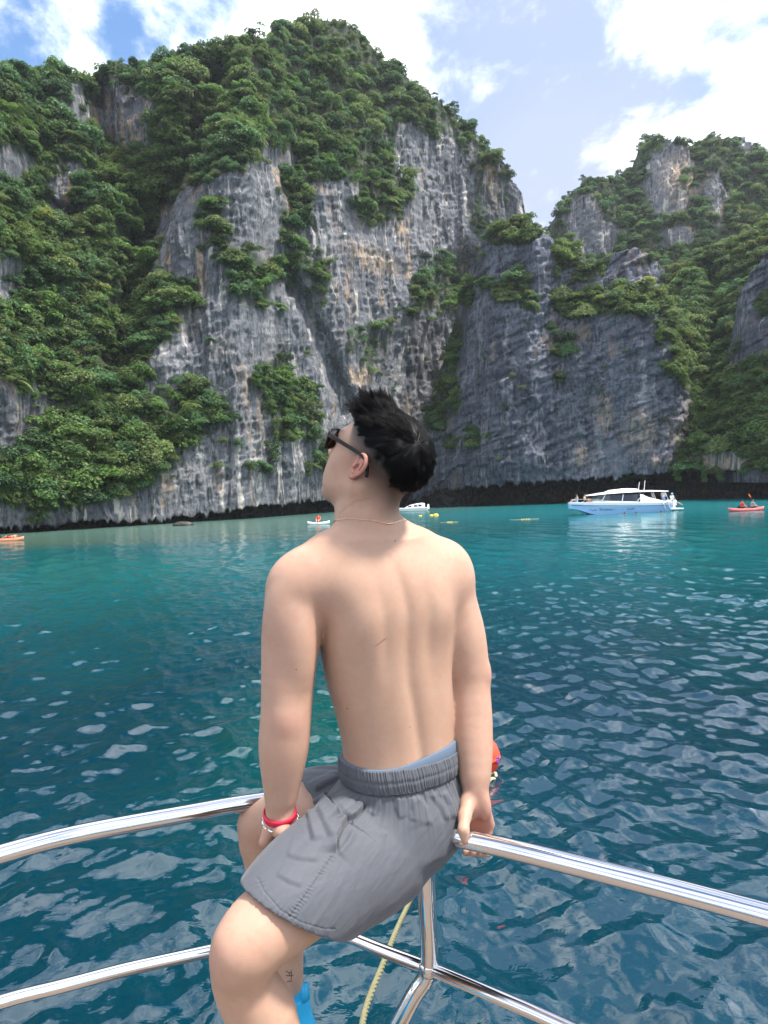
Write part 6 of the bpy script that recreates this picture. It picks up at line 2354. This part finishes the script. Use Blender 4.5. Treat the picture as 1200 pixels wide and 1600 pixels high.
for x, w, z, t in [(0.66, .5, 2.46, .05), (0.60, .95, 2.50, .22), (0.48, 1.0, 2.55, .27), (0.40, .95, 2.52, .22), (0.37, .9, 2.50, .06)]:
    up2.append(np.array([SB(x, w, z), SB(x, w * .8, z + t), SB(x, -w * .8, z + t), SB(x, -w, z)]))
mesh_obj('roof_pod', *loft(up2), hull_white, hard, smooth=False)
for x, y, hh in ((0.375, .5, 1.0), (0.345, -.3, .75), (0.31, .2, 1.15)):
    mesh_obj('antenna', *tube_geo([SB(x, y, 2.5), SB(x - 0.012, y, 2.5 + hh)], [0.035, 0.02], 6), hull_white, hard)
for x in (0.16, 0.29):
    for y in (1.32, -1.32):
        mesh_obj('roof_post', *tube_geo([SB(x - .03, y * 1.05, 1.15), SB(x, y, 2.30)], 0.035, 6), chrome, speedboat)
mesh_obj('wing_panel', *loft([np.array([SB(.40, 1.56, 1.16), SB(.40, 1.50, 2.1), SB(.385, 1.44, 2.1), SB(.385, 1.5, 1.16)]), np.array([SB(.30, 1.58, 1.16), SB(.33, 1.5, 1.75), SB(.32, 1.44, 1.75), SB(.29, 1.5, 1.16)]),
                              np.array([SB(.16, 1.58, 1.10), SB(.18, 1.53, 1.25), SB(.18, 1.48, 1.25), SB(.16, 1.52, 1.10)])]), hull_white, speedboat, smooth=False)
mesh_obj('swim_platform', *box_geo(SB(.055, 0, .30), (LB * .12, 2.9, .12), [fw, sd, up]), hull_white, speedboat, smooth=False)
for y in (.55, -.55):
    mesh_obj('outboard_motor', *join_geo([box_geo(SB(.055, y, 1.0), (.62, .42, .62), [fw, sd, up], .78), box_geo(SB(.05, y, .45), (.24, .2, .7), [fw, sd, up], 1.2)]), hull_white, speedboat, smooth=False)
mesh_obj('boarding_ladder', *join_geo([tube_geo([SB(.20, 1.66, 1.25), SB(.17, 1.95, -.25)], .035, 6), tube_geo([SB(.155, 1.66, 1.2), SB(.125, 1.95, -.25)], .035, 6)] + [tube_geo([SB(.20 - .03 * k, 1.70 + .07 * k, 1.0 - .33 * k), SB(.155 - .03 * k, 1.70 + .07 * k, 1.0 - .33 * k)], .028, 6) for k in range(4)]), chrome, speedboat)
mesh_obj('bow_rail', *join_geo([tube_geo(smooth_path([SB(.70, 1.28, shear(.7)), SB(.76, 1.2, shear(.7) + .38), SB(.9, .72, shear(.9) + .36), SB(.985, 0, shear(1) + .34), SB(.9, -.72, shear(.9) + .36), SB(.76, -1.2, shear(.7) + .38), SB(.70, -1.28, shear(.7))], 24), .022, 6)]), chrome, speedboat)
fa = math.atan2(fw[1], fw[0])
figure(SB(.93, .15, shear(.93)), 'sit', fa, None, 'blue', 'bather sitting at the very tip of the speedboat\'s bow', name='person')
figure(SB(.86, .35, shear(.86) + .02), 'sit', fa + 2.2, None, 'black', 'bather sitting just behind the bow tip with knees up', name='person')
figure(SB(.79, .45, shear(.79) + .12), 'lie', fa + 3.0, 'orange', 'black', 'bather in an orange top leaning back against the speedboat\'s windscreen', name='person')
figure(SB(.155, .8, .75), 'stand', fa + 3.6, 'white', 'blue', 'person in white top standing under the rear end of the speedboat\'s roof', name='person')
figure(SB(.20, -.6, .75), 'stand', fa + 2.8, 'grey', 'black', 'person in grey top standing deeper under the speedboat\'s roof', name='person')
figure(SB(.115, -.2, .75), 'stand', fa + 4.0, None, 'red', 'bare-chested person standing beside the outboard motors in red trunks', name='person')
figure(SB(.085, 1.0, .36), 'stand', fa + 3.4, 'white', 'grey', 'person in white shirt and sky blue cap standing on the swim platform', name='person', hair=False, hat='sky')
figure(SB(.025, .3, .62), 'sit', fa + 3.0, 'white', 'black', 'person in white shirt at the rearmost edge of the swim platform', name='person')
for (x, y, lab, vest) in [(976, 803, 'swimmer with dark hair beside the speedboat\'s hull', None), (994, 803, 'swimmer in an orange life vest beside the speedboat\'s hull', 'orange'), (1033, 802, 'swimmer in a red life vest at the foot of the boarding ladder', 'red')]:
    p = at(x, y, 80.5)
    figure((p[0], p[1], -0.02), 'swim', 0.6 if vest else 2.4, vest, None, lab, name='person', vest=bool(vest))


def kayak(c, ang, L, mat, label, deck=None, name='kayak'):
    c = np.asarray(c, float)
    f_ = np.array([math.cos(ang), math.sin(ang), 0])
    s_ = np.array([-f_[1], f_[0], 0])
    o = thing(name, (c[0], c[1], 0), label, 'kayak')
    rings = []
    for t in np.linspace(-1, 1, 19):
        w = max(0.02, 0.40 * (1 - abs(t) ** 2.6))
        z1 = 0.24 + 0.16 * abs(t) ** 3
        z0 = -0.10 + 0.22 * abs(t) ** 4
        q = c + f_ * t * L / 2
        rings.append(np.array([q + [0, 0, z0 - c[2]], q + s_ * w * .8 + [0, 0, z0 + .08 - c[2]], q + s_ * w + [0, 0, z1 - c[2]], q + s_ * w * .62 + [0, 0, z1 + .04 - c[2]], q + [0, 0, z1 - .06 - c[2]], q - s_ * w * .62 + [0, 0, z1 + .04 - c[2]], q - s_ * w + [0, 0, z1 - c[2]], q - s_ * w * .8 + [0, 0, z0 + .08 - c[2]]]))
    mesh_obj('hull', *loft(rings), mat, o)
    for t in (-.28, .22):
        b = c + f_ * t * L / 2 + [0, 0, .26 - c[2]]
        mesh_obj('seat', *join_geo([box_geo(b, (.42, .46, .06), [f_, s_, up]), box_geo(b - f_ * .22 + [0, 0, .16], (.06, .46, .32), [f_, s_, up])]), CLOTHS['black'], o, smooth=False)
    return o, f_, s_


def paddle(p, d, label):
    d = np.asarray(d, float)
    d /= np.linalg.norm(d)
    o = thing('paddle', tuple(p), label, 'paddle')
    mesh_obj('shaft', *tube_geo([p - d * .95, p + d * .95], .022, 6), CLOTHS['black'], o)
    a, b, _ = frame_of(d)
    for s in (-1, 1):
        mesh_obj('blade', *ell_geo(p + d * s * 1.10, (.10, .02, .24), [a, b, d], 10, 6), CLOTHS['orange'] if s > 0 else CLOTHS['red'], o)
    return o


red_pl = material('coral_kayak_plastic', (0.72, 0.13, 0.12), rough=0.4)
orange_pl = material('orange_kayak_plastic', (0.78, 0.26, 0.14), rough=0.4)
pink_pl = material('pink_kayak_plastic', (0.74, 0.30, 0.26), rough=0.45)
kc = at(1166, 799, 78.0)
kc[2] = 0
k1, kf, ks = kayak(kc, 0.06, 3.9, red_pl, 'coral red kayak with two paddlers, right of the speedboat')
a = kc - kf * .55 + [0, 0, .24]
b = kc + kf * .60 + [0, 0, .24]
figure(a, 'paddle', 0.06, 'red', 'black', 'paddler in the rear seat of the coral red kayak in a red vest', vest=True)
figure(b, 'paddle', 0.06, 'grey', 'black', 'paddler in the front seat of the coral red kayak in a dark grey vest', vest=True)
paddle(a + kf * .42 + [0, 0, .42], [.25, -.75, .35], 'double paddle held by the rear paddler of the coral red kayak')
paddle(b + kf * .42 + [0, 0, .42], [-.35, .35, .85], 'raised double paddle held by the front paddler of the coral red kayak')

kc = at(12, 854, 74.0)
kc[2] = 0
k2, kf, ks = kayak(kc, 0.10, 3.2, orange_pl, 'orange kayak with a reclining rider on the pale shallow water')
figure(kc + kf * .35 + [0, 0, .25], 'lie', 0.10 + 3.14, None, 'red', 'person lying back on the orange kayak on the pale shallows')

kc = at(498, 823, 86.0)
kc[2] = 0
k3, kf, ks = kayak(kc, 0.02, 2.6, hull_white, 'short white kayak by the man\'s left shoulder, carrying someone in red', name='kayak')
figure(kc + [0, 0, .25], 'sit', 4.6, 'red', 'red', 'person in a red life vest sitting sideways on the short white kayak', vest=True)

# ---- small white day boat half hidden by the man's neck
c = at(638, 801, 128.0)
c[2] = 0
sb2 = thing('motorboat', tuple(c), 'small low white motorboat at the cliff foot, beside the man\'s neck', 'boat')
f2 = np.array([0.98, -0.1, 0])
f2 /= np.linalg.norm(f2)
s2 = np.array([f2[1], -f2[0], 0])
rings = []
for t in np.linspace(-1, 1, 17):
    w = max(.03, 1.05 * (1 - max(0, -t) ** 2.4))
    k = max(0, -t) ** 2
    q = c + f2 * t * 3.4
    rings.append(np.array([q + [0, 0, -.2 + .5 * k], q + s2 * w * .8 + [0, 0, .05 + .4 * k], q + s2 * w + [0, 0, .58 + .25 * k], q + s2 * w * .8 + [0, 0, .50 + .25 * k], q - s2 * w * .8 + [0, 0, .50 + .25 * k], q - s2 * w + [0, 0, .58 + .25 * k], q - s2 * w * .8 + [0, 0, .05 + .4 * k]]))
mesh_obj('hull', *loft(rings), hull_white, sb2, smooth=False)
sup, glz = [], []
for t, zt in ((-0.6, .62), (0.1, 1.05), (1.2, 1.28), (2.4, 1.42), (2.9, 1.30)):
    q = c + f2 * t
    sup.append(np.array([q + s2 * .88 + [0, 0, .5], q + s2 * .80 + [0, 0, zt - .08], q + s2 * .62 + [0, 0, zt], q - s2 * .62 + [0, 0, zt], q - s2 * .80 + [0, 0, zt - .08], q - s2 * .88 + [0, 0, .5]]))
sh = mesh_obj('wheelhouse', *loft(sup), hull_white, sb2, smooth=False)
for t in (0.35, 1.35, 2.1):
    q = c + f2 * t + s2 * .86
    mesh_obj('window', *box_geo(q + [0, 0, .88 + .05 * t], (.55, .06, .26), [f2, s2, up]), dark_glass, sh, smooth=False)
mesh_obj('outboard_motor', *box_geo(c + f2 * 3.5 + [0, 0, .75], (.4, .4, .8), [f2, s2, up], .8), hull_white, sb2, smooth=False)

# ---- yellow marker floats and the float line of the swimming area
yel = material('yellow_float', (0.75, 0.52, 0.05), rough=0.5)
for x, y, r, lab in [(681, 804, .26, 'largest yellow marker float, close to the small white motorboat'), (674, 808, .17, 'smaller yellow marker float below the largest one'), (657, 812, .15, 'low yellow float furthest out to the side of the man\'s neck')]:
    p = at(x, y, 100.0)
    p[2] = 0.06
    o = thing('marker_buoy', (p[0], p[1], 0), lab, 'buoy', 'yellow floats of the swimming area')
    mesh_obj('float_ball', *ell_geo(p, (r * 1.5, r, r), None, 14, 10), yel, o)
    mesh_obj('lifting_eye', *tube_geo([p + [.08 * math.cos(t), 0, r + .05 + .08 * math.sin(t)] for t in np.linspace(0, 6.28, 12, endpoint=False)], .03, 6, False, True), CLOTHS['black'], o)
for (xa, ya), (xb, yb), nn, lab in [((688, 817), (716, 815), 3, 'short line of small yellow floats on the water off the man\'s right shoulder'), ((796, 814), (842, 812), 4, 'longer line of small yellow floats between the man and the speedboat')]:
    pa, pb_ = at(xa, ya, 78.0), at(xb, yb, 78.0)
    pa[2] = pb_[2] = 0.04
    o = thing('float_line', tuple(pa), lab, 'rope')
    mesh_obj('cord', *tube_geo([pa, (pa + pb_) / 2 - [0, 0, .03], pb_], .022, 6), pale_rope, o)
    for k in range(nn):
        q = pa + (pb_ - pa) * (.42 + .33 * k / nn)
        mesh_obj('float', *ell_geo(q, (.10, .06, .05), None, 10, 6), yel, o)

# ---- low dark rock awash at the cliff foot
g = np.random.default_rng(2)
p = at(286, 821, 100.0)
p[2] = 0
v, f = ell_geo(p + [0, 0, .0], (1.3, 0.8, .55), None, 28, 18)
v = v + (fbm(v * 0.9, 4)[:, None]) * (v - p) * 0.6
wetrock = material('wet_rock', (0.035, 0.034, 0.032), rough=0.6)
_G = NG(wetrock)
_G.base(_G.mix(_G.noise(1.5, 5, .6, .2, _G.coord()), (0.010, 0.010, 0.010), (0.045, 0.042, 0.036)))
tag(mesh_obj('rock', v, f, wetrock, None, origin=p), 'low dark rock awash at the foot of the overgrown wall', 'rock')
# ------------------------------------------------------------------ thin sea air round the whole place
hz = material('sea_air')
hz.node_tree.nodes.clear()
pv = hz.node_tree.nodes.new('ShaderNodeVolumePrincipled')
pv.inputs['Color'].default_value = (0.86, 0.92, 1.0, 1)
pv.inputs['Density'].default_value = 0.00015
pv.inputs['Anisotropy'].default_value = 0.35
ho = hz.node_tree.nodes.new('ShaderNodeOutputMaterial')
hz.node_tree.links.new(pv.outputs[0], ho.inputs['Volume'])
haze = mesh_obj('haze', *box_geo((0, 0, 88), (1500, 1500, 184)), hz, None, smooth=False)
tag(haze, kind='stuff')
